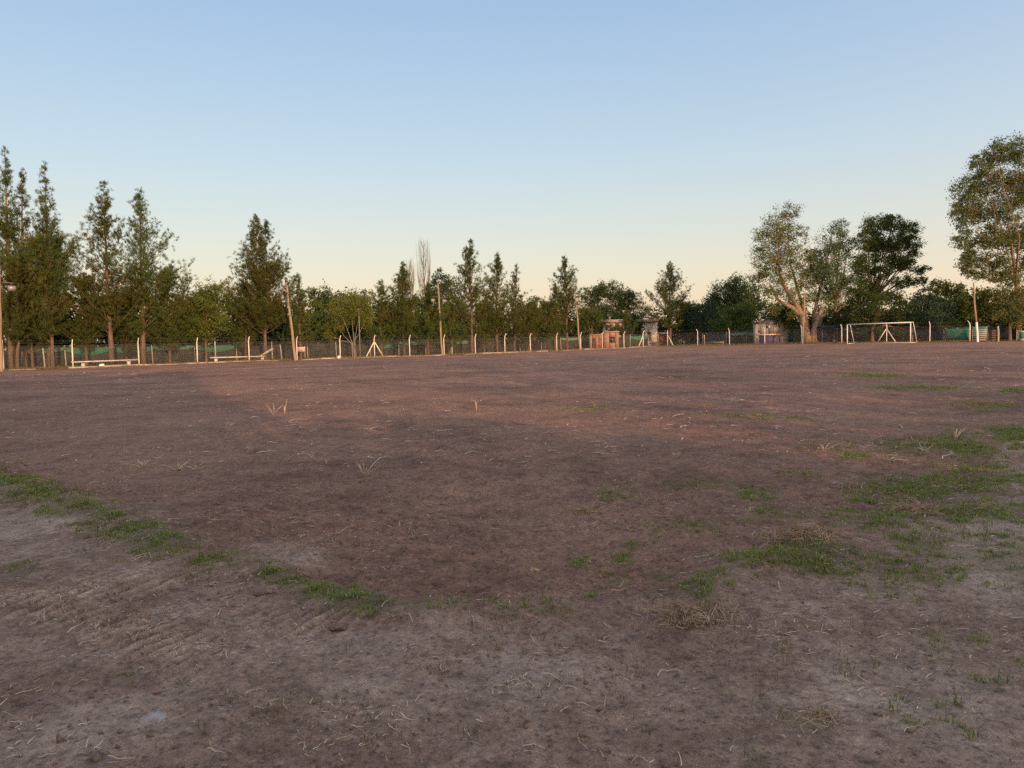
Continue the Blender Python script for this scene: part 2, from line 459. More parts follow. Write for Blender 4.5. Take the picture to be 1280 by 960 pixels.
# ------------------------------------------------------------------ ground sheet
def ground_material():
    m, nt, out = mat_new('bare_earth')
    geo = N(nt, 'ShaderNodeNewGeometry')
    P = geo.outputs['Position']
    at_ = N(nt, 'ShaderNodeAttribute', attribute_name='zones')
    sp = N(nt, 'ShaderNodeSeparateColor'); nt.links.new(at_.outputs['Color'], sp.inputs[0])
    fieldm, greenm, dust_crest_light_m, beyond = sp.outputs[0], sp.outputs[1], sp.outputs[2], at_.outputs['Alpha']
    n_big = noise(nt, P, .22, 5, .62); n_mid = noise(nt, P, 1.6, 6, .65); n_fin = noise(nt, P, 22, 5, .7); n_grit = noise(nt, P, 110, 3, .7)
    fld = ramp(nt, math_n(nt, 'ADD', math_n(nt, 'MULTIPLY', n_big, .6), math_n(nt, 'MULTIPLY', n_mid, .4)),
               [(.39, (.175, .102, .077)), (.5, (.268, .158, .12)), (.63, (.35, .21, .153))])
    fore = ramp(nt, n_mid, [(.34, (.222, .146, .111)), (.5, (.302, .208, .163)), (.68, (.385, .278, .224))])
    col = mix(nt, fieldm, fore, fld)
    col = mix(nt, math_n(nt, 'MULTIPLY', dust_crest_light_m, .85), col, (.54, .42, .35))
    # clods and crumbs: dark and pale specks
    n_med = noise(nt, P, 7.0, 5, .7)
    col = mix(nt, 1.0, col, ramp(nt, n_med, [(.32, (.68, .66, .66)), (.5, (1, 1, 1)), (.7, (1.2, 1.19, 1.17))]), 'MULTIPLY')
    spk = ramp(nt, n_fin, [(.3, (.42, .4, .4)), (.47, (.95, .95, .95)), (.56, (1.02, 1.02, 1.02)), (.74, (1.5, 1.46, 1.4))])
    col = mix(nt, 1.0, col, spk, 'MULTIPLY')
    grt = ramp(nt, n_grit, [(.3, (.82, .81, .81)), (.5, (1, 1, 1)), (.75, (1.13, 1.13, 1.12))])
    col = mix(nt, 1.0, col, grt, 'MULTIPLY')
    vor = N(nt, 'ShaderNodeTexVoronoi'); vor.inputs['Scale'].default_value = 62
    wv = N(nt, 'ShaderNodeVectorMath', operation='ADD'); nzv = N(nt, 'ShaderNodeTexNoise'); nzv.inputs['Scale'].default_value = 30
    sv = N(nt, 'ShaderNodeVectorMath', operation='SCALE'); sv.inputs['Scale'].default_value = .03
    nt.links.new(P, nzv.inputs['Vector']); nt.links.new(nzv.outputs['Color'], sv.inputs[0]); nt.links.new(P, wv.inputs[0]); nt.links.new(sv.outputs[0], wv.inputs[1]); nt.links.new(wv.outputs[0], vor.inputs['Vector'])
    sc = N(nt, 'ShaderNodeSeparateColor'); nt.links.new(vor.outputs['Color'], sc.inputs[0])
    crumb = ramp(nt, sc.outputs[0], [(.0, (.58, .57, .57)), (.12, (.95, .95, .95)), (.9, (1.02, 1.02, 1.02)), (1.0, (1.28, 1.26, 1.24))])
    col = mix(nt, 1.0, col, crumb, 'MULTIPLY')
    # scattered stubble read as pale flecks
    st1 = ramp(nt, noise(nt, P, 7.5, 4, .8), [(.60, (0, 0, 0)), (.70, (1, 1, 1))])
    st2 = ramp(nt, noise(nt, P, .5, 3, .6), [(.46, (0, 0, 0)), (.66, (1, 1, 1))])
    stf = math_n(nt, 'MULTIPLY', math_n(nt, 'MULTIPLY', st1, st2), fieldm)
    col = mix(nt, math_n(nt, 'MULTIPLY', stf, .6), col, (.42, .32, .21))
    # low green film between blades, grass beyond the fence
    gcol = ramp(nt, n_mid, [(.35, (.09, .11, .042)), (.65, (.15, .155, .065))])
    gm = math_n(nt, 'MULTIPLY', greenm, ramp(nt, n_fin, [(.36, (.25, .25, .25)), (.52, (1, 1, 1))]), True)
    col = mix(nt, math_n(nt, 'MULTIPLY', gm, .85), col, gcol)
    bcol = ramp(nt, n_mid, [(.35, (.075, .065, .03)), (.65, (.15, .12, .055))])
    col = mix(nt, beyond, col, bcol)
    p = N(nt, 'ShaderNodeBsdfPrincipled'); p.inputs['Roughness'].default_value = .95; p.inputs['Specular IOR Level'].default_value = .15
    nt.links.new(col, p.inputs['Base Color'])
    b = N(nt, 'ShaderNodeBump'); b.inputs['Strength'].default_value = 1.0; b.inputs['Distance'].default_value = .035
    hsum = math_n(nt, 'ADD', n_fin, math_n(nt, 'MULTIPLY', n_grit, .12))
    hsum = math_n(nt, 'ADD', hsum, math_n(nt, 'MULTIPLY', vor.outputs['Distance'], -.3))
    nt.links.new(hsum, b.inputs['Height']); nt.links.new(b.outputs[0], p.inputs['Normal'])
    nt.links.new(p.outputs[0], out.inputs['Surface'])
    return m

# green patches, seen in the photo as ellipses: (px, py, rx, ry, density)
PATCH = [*[(x_ + 7 * math.sin(x_ * .7), float(np.interp(x_, [p_[0] for p_ in berm_px], [p_[1] for p_ in berm_px])) + 3 * math.sin(x_ * 1.3), 14, 4.5, .55 + .4 * math.sin(x_ * .37)) for x_ in range(-100, 560, 17)],(-60,592,60,9,.7),(55,622,36,8,.7),(130,655,36,8,.6),(185,680,36,8,.7),(345,722,32,6,.6),(375,735,28,6,.5),(520,766,30,5,.6),(20,605,40,11,1),(90,640,42,11,.8),(160,668,42,11,.8),(210,690,38,11,.8),(290,712,46,8,1),(265,700,46,9,.4),
 (425,745,45,18,1),(480,762,45,12,.9),(410,738,28,10,.8),(575,758,14,7,.7),(612,750,9,6,.8),(660,746,18,7,.7),(640,765,18,8,.6),(715,768,16,9,.6),
 (700,760,26,12,.35),(770,715,16,9,.7),(723,690,14,9,.8),(776,690,14,10,.9),(790,672,12,7,.8),(830,708,22,7,.6),(737,740,12,7,.6),
 (870,738,26,14,.8),(935,700,30,16,.9),(1010,700,62,15,1.2),(985,680,20,10,.8),(1050,700,55,18,.6),(900,720,30,14,.5),
 (780,612,30,9,.5),(840,605,16,5,.5),(940,612,30,12,.7),(850,655,46,9,.55),(1005,590,24,7,.5),(1060,565,24,7,.5),(1150,555,46,9,.8),(1195,548,24,9,.9),
 (1265,540,26,9,1),(1215,560,24,9,.8),(1265,555,30,10,1),(1140,605,40,16,1.1),(1085,620,24,12,.9),(1110,650,30,14,.7),(1190,605,40,16,.6),(1245,600,50,22,.5),
 (1220,585,60,24,.4),(1150,660,60,20,.3),(1100,600,40,14,.4),(1060,640,40,14,.5),(960,640,50,10,.45),(900,600,40,7,.4),(1250,690,50,24,.45),(1090,705,60,16,.6),(1200,640,36,12,.9),(1255,640,40,26,.55),(1130,675,20,8,.7),(1180,690,50,18,.4),(1160,715,60,14,.35),(1275,718,24,14,.5),(1110,730,50,12,.3),(1185,703,20,6,.6),
 (905,858,10,4,.5),(935,858,9,4,.5),(1010,900,30,8,.3),(1180,880,50,16,.35),(1230,820,50,22,.28),(1175,795,40,10,.3),(1225,850,30,12,.3),(1150,900,60,14,.25),(950,955,16,5,.6),
 (1150,485,50,3,.5),(1090,468,40,2.5,.5),(1240,505,40,4,.35),(950,520,70,5,.25),(20,715,24,12,.35),(165,846,12,5,.3),(230,853,10,4,.25),(1270,487,20,4,.5),(740,512,40,3,.25)]
DRY = [(130,782,34,8,.9),(170,775,40,8,.6),(90,790,18,6,.4),(330,890,90,30,.35),(480,905,70,20,.35),(620,930,160,20,.3),(300,870,60,16,.3),(700,860,150,20,.2),(560,770,80,10,.3),(-40,595,60,12,.8),(60,622,60,14,.8),(160,672,60,16,.9),(215,695,40,12,.8),(320,722,40,9,.6),(425,750,50,14,.4),(1190,600,80,26,.5),(1090,610,60,16,.5),(940,700,70,18,.6),(1040,700,60,14,.6),(1200,660,60,24,.4),(1010,672,40,10,1.6),(980,665,30,8,.8),(870,765,30,9,1.2),(845,770,40,10,.8),(1045,690,40,9,.6),(1150,640,30,8,.8),(1120,625,26,10,.5),(800,745,26,6,.6),(735,632,12,5,.9),(740,650,14,4,.5),
 (45,612,30,9,.8),(130,662,40,12,.9),(35,603,18,5,.7),(250,728,40,9,.7),(270,735,26,7,.5),(110,640,30,9,.6),(15,715,24,10,.5),(180,795,30,8,.5),(115,817,12,4,.5),(1005,890,40,8,.5),(640,810,200,30,.22),(440,880,120,40,.22),(1000,800,220,60,.2),(1100,560,120,20,.3)]

def in_patches(lst, X, Y):
    """0..1 cover of each ground point by the listed patches (each patch is a fixed spot on the ground)"""
    g = np.zeros(X.shape)
    for px, py, rx, ry, d in lst:
        c = on_ground(px, py)
        ax = np.linalg.norm(on_ground(px + rx, py + .0235 * -rx) - c)
        ay = max(.5 * np.linalg.norm(on_ground(px, py - ry) - on_ground(px, py + ry)), .08)
        a = math.atan2(c[0], c[1])
        ex = (X - c[0]) * math.cos(a) - (Y - c[1]) * math.sin(a); ey = (X - c[0]) * math.sin(a) + (Y - c[1]) * math.cos(a)
        q = (ex / ax) ** 2 + (ey / ay) ** 2
        g = np.maximum(g, min(d, 1) * (1 - sstep(.25, 1.5, q)))
    return g

def build_ground():
    r = [.35, .8, 1.3, 1.75]
    x = 2.1
    while x < 22: r.append(x); x += max(x * x / (1000.0 + 900 * (1 - sstep(6.8, 8.5, x))), .006)
    while x < 150: r.append(x); x *= 1.022
    while x < 5000: r.append(x); x *= 1.16
    r = np.array(r)
    fine = np.linspace(-39, 39, 470); coarse = np.linspace(39, 321, 46)[1:-1]
    ang = np.radians(np.concatenate([fine, coarse]))
    nr, na = len(r), len(ang)
    R, A = np.meshgrid(r, ang, indexing='ij')
    X, Y = R * np.sin(A), R * np.cos(A)
    Z = terrain(X.ravel(), Y.ravel()).reshape(X.shape)
    V = np.stack([X, Y, Z], -1).reshape(-1, 3)
    V = np.vstack([V, [0, 0, 0]])
    i = np.arange(nr - 1)[:, None]; j = np.arange(na)[None, :]; k = (j + 1) % na
    Q = np.stack([i*na + j, (i+1)*na + j, (i+1)*na + k, i*na + k], -1).reshape(-1, 4)[:, ::-1]
    c = len(V) - 1
    T = np.stack([np.full(na, c), np.arange(na), (np.arange(na) + 1) % na], -1)[:, ::-1]
    mb = MB(); mb.add(V, t=T, q=Q)
    o = mb.build('ground', ground_material(), smooth=True, kind='structure')
    x, y = V[:, 0], V[:, 1]; rr = np.hypot(x, y)
    near = (rr < 60) & (y > 0)
    bd = np.full(len(x), 50.0); bd[near] = berm_dist(x[near], y[near]); bd[y <= 0] = -5
    field = sstep(-.35, .55, bd + .3 * vnoise(x, y, .5, 91) + .15 * vnoise(x, y, .13, 96))
    green = np.zeros(len(x)); green[near] = in_patches(PATCH, x[near], y[near]) * (.55 + .45 * vnoise(x[near], y[near], .35, 92))
    dust_crest_light = np.zeros(len(x))
    dust_crest_light[near] = in_patches([(1140,850,120,34,1.0),(1110,865,70,20,1),(560,850,200,45,.5),(180,900,160,40,.45),(350,690,60,20,.5),(1240,680,50,60,.6),(420,810,160,22,.55),(1100,900,160,30,.4),(1275,575,30,30,.5),(30,660,60,18,.5)], x[near], y[near])
    dust_crest_light *= np.clip(.75 + .6 * vnoise(x, y, .5, 93), 0, 1)
    # tread crests painted paler: part dry crust, part stand-in for shaded grooves
    dust_crest_light = np.maximum(dust_crest_light, .8 * np.clip(tread_mask(x, y), 0, 1) * sstep(.55, .95, np.abs(np.sin(tread_phase(x, y) * PI))) * np.clip(.6 + .8 * vnoise(x, y, .2, 95), 0, 1))
    out = outside(x, y) + .7 * vnoise(x, y, 1.7, 94)
    bey = sstep(-.6, .5, out)
    col = np.stack([field, green, dust_crest_light, bey], -1).astype(np.float32)
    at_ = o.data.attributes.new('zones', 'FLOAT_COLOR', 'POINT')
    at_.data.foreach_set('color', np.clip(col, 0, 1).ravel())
    return o
build_ground()

# ------------------------------------------------------------------ fences
def g3(p, dz=0.0): return np.array([p[0], p[1], tz(p[0], p[1]) + dz])

def concrete_post(parent, base, p, inward, brace_dirs=(), tip=True, h=2.05):
    """square post whose head bends inward over the pitch to carry the barbed wire"""
    b = g3(p) - base
    w = .075
    mb = MB()
    i3 = np.array([inward[0], inward[1], 0.0])
    lean = np.array([rng.normal(0, .02), rng.normal(0, .02), 0])
    pts = [b + [0, 0, -.3], b + [0, 0, h * .6] + lean * .6, b + [0, 0, h] + lean, b + i3 * .07 + [0, 0, h + .14] + lean, b + i3 * .27 + [0, 0, h + .46] + lean]
    if not tip: pts = [b + [0, 0, -.3], b + [0, 0, h * .6] + lean * .6, b + [0, 0, h + .05] + lean]
    rr = [w, w, w * .95, w * .85, w * .55][:len(pts)]
    mb.tube(pts, rr, 4)
    o = mb.build('post', M['concrete'], parent)
    for d in brace_dirs:
        k = MB(); k.beam(b + np.array([d[0], d[1], 0]) * 1.2 + [0, 0, -.1], b + np.array([d[0], d[1], 0]) * .05 + [0, 0, h * .83], .1)
        k.build('brace', M['concrete'], o)
    return pts[-1]

rng = np.random.default_rng(5)
f1 = thing('boundary_fence', 'chain link fence with bent white concrete posts along the long left side of the pitch', 'fence', g3(CORNER))
f2 = thing('boundary_fence', 'chain link fence with straight white concrete posts running behind the goal', 'fence', g3(CORNER) + [.02, .02, 0])
base1 = np.array(f1.location); base2 = np.array(f2.location)
l1 = [-90, 3, 90, 173, 246, 311, 371, 425, 468, 512, 555, 594, 631, 663, 696, 726, 753, 780, 804]
IN1, IN2 = -OUT1, -OUT2
for px in l1:
    p = fence_hit(px, 1)
    br = ()
    if px == 468: br = (D1, -D1)
    if px == 804: br = (-D1,)
    concrete_post(f1, base1, p, IN1, br)
concrete_post(f1, base1, CORNER, (IN1 + IN2) * .5, (D2,))
for px in (872, 912, 956, 1002, 1052, 1108, 1162):
    p = fence_hit(px, 2)
    concrete_post(f2, base2, p, IN2, (D2, -D2) if px == 1108 else ())
END2 = fence_hit(1212, 2)
concrete_post(f2, base2, END2, D2 * -1, ())
START1 = fence_hit(-90, 1)

def wire_mesh(parent, base, a, b, n, z0=.12, z1=2.0, step=.085, r=.0022):
    L = np.linalg.norm(b - a); d = (b - a) / L; H = z1 - z0
    mb = MB(); s = np.arange(0, L - H, step)
    for sg in (1, -1):
        A = a + d * (s if sg > 0 else s + H)[:, None]; B = a + d * ((s + H) if sg > 0 else s)[:, None]
        za = terrain(A[:, 0], A[:, 1]) + z0; zb = terrain(B[:, 0], B[:, 1]) + z1
        A3 = np.column_stack([A, za]) - base; B3 = np.column_stack([B, zb]) - base
        n3 = np.array([n[0], n[1], 0]); p3 = np.array([d[0], d[1], 0])
        off = [n3 * r * 1.2, -n3 * r * .6 + p3 * r * 1.4, -n3 * r * .6 - p3 * r * 1.4]
        V = np.stack([A3 + o for o in off] + [B3 + o for o in off], 1)
        k = np.arange(len(s))[:, None, None] * 6
        q = np.array([[0, 1, 4, 3], [1, 2, 5, 4], [2, 0, 3, 5]])[None] + k
        mb.add(V.reshape(-1, 3), q=q.reshape(-1, 4))
    mb.build('wire_mesh', M['metal'], parent, kind='stuff')

def strand(parent, base, a, b, n, off, z, r=.004, name='barbed_wire'):
    L = np.linalg.norm(b - a); m = max(3, int(L / 2.5))
    t = np.linspace(0, 1, m)[:, None]; P = a + (b - a) * t + n * off
    P3 = np.column_stack([P, terrain(P[:, 0], P[:, 1]) + z - .02 * np.abs(np.sin(np.arange(m)))]) - base
    MB().tube(P3, r, 3, cap=False).build(name, M['metal'], parent)

wire_mesh(f1, base1, START1, CORNER, OUT1); wire_mesh(f2, base2, CORNER, END2, OUT2)
for a, b, par, bs, n in ((START1, CORNER, f1, base1, IN1), (CORNER, END2, f2, base2, IN2)):
    for off, z in ((.1, 2.2), (.17, 2.33), (.24, 2.46)):
        strand(par, bs, a, b, n, off, z)
    for z in (.15, 1.1, 2.0): strand(par, bs, a, b, -n, .01, z, .0035, 'tension_wire')

# kerb under the long fence, broken and uneven: one piece per bay
kerb = thing('kerb', 'low cracked concrete kerb along the foot of the long left fence', 'kerb', g3(START1))
kb = np.array(kerb.location)
L1 = np.linalg.norm(CORNER - START1)
s = 0.0
while s < L1 - 2.5:
    ln = 2.35
    a, b = START1 + D1 * s - OUT1 * .22, START1 + D1 * (s + ln) - OUT1 * .22
    h = rng.uniform(.06, .16)
    MB().beam(g3(a, h / 2 - .06) - kb, g3(b, h / 2 - .06 + rng.normal(0, .015)) - kb, .17, h + .1).build('kerb_stone', M['kerb'], kerb)
    s += 2.4
    if rng.random() < .12: s += 2.4

# the rear fence, behind the trees: thin grey posts with dark shade cloth, a green strip sagging at the top
def cloth_panel(parent, base, a, b, zlo, zhi, mat, name, sag_top=.0, sag_bot=0.0, folds=.04, nx=12, nz=5, seed=0):
    r2 = np.random.default_rng(seed)
    d = b - a; L = np.linalg.norm(d); n = np.array([-d[1], d[0]]) / L
    V = []
    ph = r2.uniform(0, 6.28, 3)
    for i in range(nx + 1):
        t = i / nx; p = a + d * t; g = tz(*p)
        top = zhi - sag_top * 4 * t * (1 - t); bot = zlo - sag_bot * 4 * t * (1 - t)
        for k in range(nz + 1):
            f = k / nz
            off = folds * (math.sin(t * 9 + ph[0]) + .6 * math.sin(t * 21 + ph[1] + f * 2)) * (1 - .6 * f)
            V.append([p[0] + n[0] * off, p[1] + n[1] * off, g + bot + (top - bot) * f])
    V = np.array(V) - base
    m = len(V); W = np.array([n[0], n[1], 0]) * .008
    idx = np.arange(m).reshape(nx + 1, nz + 1)
    q = np.stack([idx[:-1, :-1], idx[1:, :-1], idx[1:, 1:], idx[:-1, 1:]], -1).reshape(-1, 4)
    ring = np.concatenate([idx[:, 0], idx[-1, 1:], idx[-2::-1, -1], idx[0, -2:0:-1]])
    side = np.array([[ring[i], ring[(i + 1) % len(ring)], ring[(i + 1) % len(ring)] + m, ring[i] + m] for i in range(len(ring))])
    return MB().add(np.vstack([V - W, V + W]), q=np.vstack([q[:, ::-1], q + m, side])).build(name, mat, parent, smooth=True)

def rear_fence(label, start, d, out, L, bay, greens, seed):
    t = thing('rear_fence', label, 'fence', g3(start))
    base = np.array(t.location); r2 = np.random.default_rng(seed)
    n = int(L / bay); prev = None
    for i in range(n + 1):
        p = start + d * (i * bay + r2.uniform(-.3, .3)); h = r2.uniform(1.75, 2.05)
        mb = MB(); c = g3(p) - base
        mb.tube([c + [0, 0, -.2], c + [r2.normal(0, .03), r2.normal(0, .03), h]], [.07, .05], 5)
        mb.build('post', M['oldpost'], t)
        if prev is not None:
            a, b = prev + out * .1, p + out * .1
            kind = greens(i, r2)
            cloth_panel(t, base, a, b, .12, r2.uniform(1.55, 1.75), M['cloth'], 'shade_cloth', r2.uniform(0, .12), 0, .05, seed=seed + i)
            if kind == 1:
                cloth_panel(t, base, a - out * .16, b - out * .16, 1.5, 1.78, M['teal_net'], 'green_netting', .05, r2.uniform(.1, .3), .03, nz=3, seed=seed + 300 + i)
            elif kind == 2:
                cloth_panel(t, base, a - out * .16, b - out * .16, 1.35, 1.72, M['green_net'], 'green_netting', .03, r2.uniform(.25, .45), .04, nz=3, seed=seed + 300 + i)
            elif kind == 3:
                cloth_panel(t, base, a - out * .16, b - out * .16, .3, 1.75, M['green_net'], 'green_netting', .05, 0, .04, nz=4, seed=seed + 300 + i)
        prev = p
    for z in (.9, 1.8): strand(t, base, start, start + d * n * bay, -out, .05, z, .004, 'tension_wire')
    return t
rf_start = P0 - D1 * 28 + OUT1 * 6.5
rear_fence('grey post fence hung with dark shade cloth behind the she-oak row on the left', rf_start, D1, OUT1, 116, 4.1,
           lambda i, r: [0, 1, 2, 1, 0, 1][int(r.integers(0, 6))], 500)
rear_fence('grey post fence with green and dark shade cloth behind the goal', CORNER + OUT2 * 7 + D2 * 2, D2, OUT2, 44, 4.0,
           lambda i, r: 3 if i in (4, 5) else [0, 0, 0, 1, 0, 2][int(r.integers(0, 6))], 900)

# ------------------------------------------------------------------ goal
gl, gr = fence_hit(1059, 2, -3.4), fence_hit(1138, 2, -3.4)
goal = thing('football_goal', 'white metal football goal without a net at the far right end of the pitch', 'goal', g3((gl + gr) / 2))
gb = np.array(goal.location)
A, B = g3(gl) - gb, g3(gr) - gb
back = np.array([OUT2[0], OUT2[1], 0])
GH = 2.44
for p in (A, B): MB().tube([p + [0, 0, -.1], p + [0, 0, GH - .06]], .062, 10).build('goalpost', M['whitepaint'], goal, smooth=True)
MB().tube([A + [0, 0, GH] - (B - A) * .008, B + [0, 0, GH] + (B - A) * .008], .062, 10).build('crossbar', M['whitepaint'], goal, smooth=True)
for p in (A, B):
    MB().tube([p + [0, 0, GH], p + back * .75 + [0, 0, GH + .02]], .034, 6).build('top_stay', M['whitepaint'], goal)
    MB().tube([p + back * .75 + [0, 0, GH + .02], p + back * 1.9 + [0, 0, .02]], .034, 6).build('back_stay', M['whitepaint'], goal)
    MB().tube([p + back * .06 + [0, 0, .06], p + back * 1.9 + [0, 0, .04]], .026, 6).build('ground_bar', M['whitepaint'], goal)
MB().tube([A + back * 1.9 + [0, 0, .03], B + back * 1.9 + [0, 0, .03]], .026, 6).build('ground_bar', M['whitepaint'], goal)

# ------------------------------------------------------------------ poles
def pole(name, label, px, pyb, pxt, pyt, D, r0, r1, mat, cat='pole', group=None, white=0.0):
    b = at(px, pyb, D); b[2] = tz(b[0], b[1])
    tp = at(pxt, pyt, D) - b
    t = thing(name, label, cat, b, group)
    n = 7; u = np.linspace(0, 1, n)[:, None]
    pts = np.array([0, 0, 0]) * (1 - u) + tp * u
    pts[1:-1, :2] += np.random.default_rng(int(px)).normal(0, .025, (n - 2, 2))
    r = r0 + (r1 - r0) * u[:, 0]
    if white:
        k = max(2, int(round(white * (n - 1))) + 1)
        MB().tube(np.vstack([[0, 0, -.3], pts[:k]]), np.concatenate([[r0], r[:k] + .004]), 8).build('painted_base', M['whitepaint'], t, smooth=True)
        MB().tube(pts[k-1:], r[k-1:], 8).build('shaft', mat, t, smooth=True)
    else:
        MB().tube(np.vstack([[0, 0, -.3], pts]), np.concatenate([[r0], r]), 8).build('shaft', mat, t, smooth=True)
    return t, tp

def floodlight(t, p, aim, size=.5, arm_from=None):
    """box lamp on a bracket; housing, glass front, bracket"""
    p = np.asarray(p, float); aim = np.asarray(aim, float); rz = math.atan2(-aim[0], aim[1])
    mb = MB(); mb.box(p, (size, .22, size * .72), rz, rx=-.35); mb.box(p - np.array([aim[0], aim[1], 0]) * .14 + [0, 0, .03], (size * .6, .1, size * .4), rz)
    o = mb.build('floodlight', M['lamp'], t)
    g = MB(); g.box(p + np.array([aim[0], aim[1], 0]) * .115 + [0, 0, -.04], (size * .86, .02, size * .6), rz, rx=-.35); g.build('glass', M['lampglass'], o)
    if arm_from is not None: MB().beam(arm_from, p + [0, 0, size * .3], .05).build('bracket', M['darkmetal'], o)

AIM = IN1
t, tp = pole('floodlight_pole', 'sunlit pole with one floodlight at the very left edge of the photo', 1, 466, -2, 333, 61.5, .17, .13, M['wood'], 'light pole', 'floodlight poles along the long fence')
MB().box(tp + [0, 0, -.3], (.3, .3, .55)).build('junction_box', M['lamp'], t)
q = tp + [0.95, 0, -1.75]
MB().beam(tp + [0, 0, -1.25], tp + [1.05, .1, -1.33], .07).build('crossarm', M['darkmetal'], t)
floodlight(t, q, AIM, .55, tp + [.9, 0, -1.33])
D_ = fence_hit(369, 1)[1] - .4
t, tp = pole('floodlight_pole', 'leaning wooden pole with a pale floodlight and short crossarm beside the tall she-oak', 369, 449, 357, 346, D_, .16, .1, M['wood'], 'light pole', 'floodlight poles along the long fence')
MB().beam(tp + [-.25, 0, -1.75], tp + [.75, .1, -1.65], .1).build('crossarm', M['darkmetal'], t)
MB().box(tp + [.05, 0, -.35], (.26, .2, .5)).build('junction_box', M['darkmetal'], t)
floodlight(t, tp + [-.25, -.15, -2.2], AIM, .62, tp + [.1, 0, -1.9])
floodlight(t, tp + [.22, -.1, -3.9], AIM, .3, tp + [.28, 0, -3.7])
D_ = fence_hit(553, 1)[1] - .35
t, tp = pole('floodlight_pole', 'slim pole with a lamp on top and a pair of floodlights half way up', 553, 443, 547, 352, D_, .14, .08, M['wood'], 'light pole', 'floodlight poles along the long fence')
MB().beam(tp + [-.75, 0, -1.75], tp + [.85, .1, -1.95], .08).build('crossarm', M['darkmetal'], t)
floodlight(t, tp + [0, -.1, .05], AIM, .36)
floodlight(t, tp + [-.62, -.2, -2.25], AIM, .5, tp + [-.5, 0, -1.8])
floodlight(t, tp + [.72, -.2, -2.35], AIM, .5, tp + [.65, 0, -1.95])
floodlight(t, tp + [.05, -.18, -3.3], AIM, .28, tp + [.1, 0, -3.1])
D_ = fence_hit(725, 1)[1] - .35
t, tp = pole('floodlight_pole', 'plain pale pole with one small lamp, left of the red brick hut', 725, 436, 719, 366, D_, .14, .09, M['wood'], 'light pole', 'floodlight poles along the long fence')
floodlight(t, tp + [.42, -.2, -1.45], AIM, .42, tp + [.05, 0, -1.2])
floodlight(t, tp + [-.12, -.2, -.5], AIM, .34, tp + [0, 0, -.2])
D_ = fence_hit(1004, 2)[1] - .6
pole('wooden_pole', 'bare straight pole standing before the forked gum tree trunk', 1003, 430, 1006, 366, D_, .12, .085, M['wood'])
D_ = fence_hit(1222, 2)[1] - 1.2
pole('wooden_pole', 'leaning brown pole with white painted base at the right by the gate', 1222, 426, 1217, 353, D_, .13, .075, M['wood'], white=.33)

# ------------------------------------------------------------------ benches and small things by the long fence
def bench(label, pxa, pya, pxb, pyb, off, h, mat, supports):
    a, b = fence_hit(pxa, 1, off), fence_hit(pxb, 1, off)
    c = (a + b) / 2
    t = thing('bench', label, 'bench', g3(c)); bs = np.array(t.location)
    MB().beam(g3(a, h) - bs, g3(b, h) - bs, .34, .11).build('seat', mat, t)
    for u in supports:
        p = a + (b - a) * u
        MB().box(g3(p, h / 2 - .08) - bs, (.28, .28, h - .11), math.atan2(D1[1], D1[0])).build('leg', mat, t)
bench('long white concrete bench on stubby legs below the green netting at far left', 88, 0, 171, 0, .6, .52, M['concrete'], (.17, .86))
bench('long pale bench under the tall twin-topped she-oak', 262, 0, 330, 0, 1.1, .5, M['concrete'], (.1, .96))
p = fence_hit(332, 1, 1.9)
o = MB().beam([-.9, 0, .35], [.75, .1, 1.3], .06, .2).build('plank', M['oldpost'], loc=g3(p)); tag(o, 'weathered plank leaning diagonally beside the bench under the tall she-oak', 'plank')
p = fence_hit(126, 1, -.1)
o = MB().box([0, 0, .12], (.42, .3, .24), .5).box([.05, 0, .26], (.3, .2, .06), .4).build('paper_box', M['whitepaint'], loc=g3(p)); tag(o, 'small white box on the ground beneath the far left bench', 'box')
p = fence_hit(423, 1, -.35)
o = MB().tube([[0, 0, -.05], [0, 0, .1], [.05, 0, .26], [.07, 0, .34]], [.2, .22, .16, .05], 7).build('boulder', M['concrete'], loc=g3(p)); tag(o, 'small whitewashed stone at the foot of a fence post before the willow', 'stone')
p = fence_hit(376, 1, 3.2)
t = thing('notice_board', 'faded pink board on two grey stakes just right of the leaning pole', 'sign', g3(p)); rz = math.atan2(D1[1], D1[0])
MB().box([0, 0, 1.12], (.95, .04, .52), 0.0).build('board', M['pink'], t)
MB().box([-.42, .05, .72], (.06, .06, 1.5)).build('leg', M['oldpost'], t); MB().box([.42, .05, .72], (.06, .06, 1.5)).build('leg', M['oldpost'], t)
a, b = fence_hit(880, 2, 2.2), fence_hit(905, 2, 2.2)
t = thing('railing', 'low wooden rail on short posts beyond the fence left of the grey shed', 'railing', g3(a)); bs = np.array(t.location)
MB().beam(g3(a, .42) - bs, g3(b, .4) - bs, .09, .12).build('rail', M['oldpost'], t)
for u in (.02, .95): MB().box(g3(a + (b - a) * u, .7 if u < .5 else .25) - bs, (.12, .12, 1.8 if u < .5 else .7)).build('leg', M['oldpost'], t)

# loose stakes and trunks-thin posts seen among the trees
def stake(label, px, off, h, mat, line=1, lean=(0, 0)):
    p = fence_hit(px, line, off)
    o = MB().tube([[0, 0, -.2], [lean[0] * .5, lean[1] * .5, h * .55], [lean[0], lean[1], h]], [.075, .065, .055], 6).build('stake', mat, loc=g3(p))
    tag(o, label, 'stake')
stake('short pale wooden stake between two she-oak trunks at far left', 55, 1.2, 1.75, M['oldpost'], lean=(-.1, 0))
stake('pale post leaning left behind the tall she-oak bench, right of its trunk', 352, 3.2, 1.7, M['oldpost'], lean=(-.15, 0))
stake('grey post with knob top standing behind the pale bench', 269, 1.9, 2.1, M['oldpost'])
stake('whitish stub post right of the pair-lamp pole', 565, 3.0, 1.9, M['concrete'])
stake('tall pale stick among the willow stems', 450, 2.2, 5.6, M['twig'])

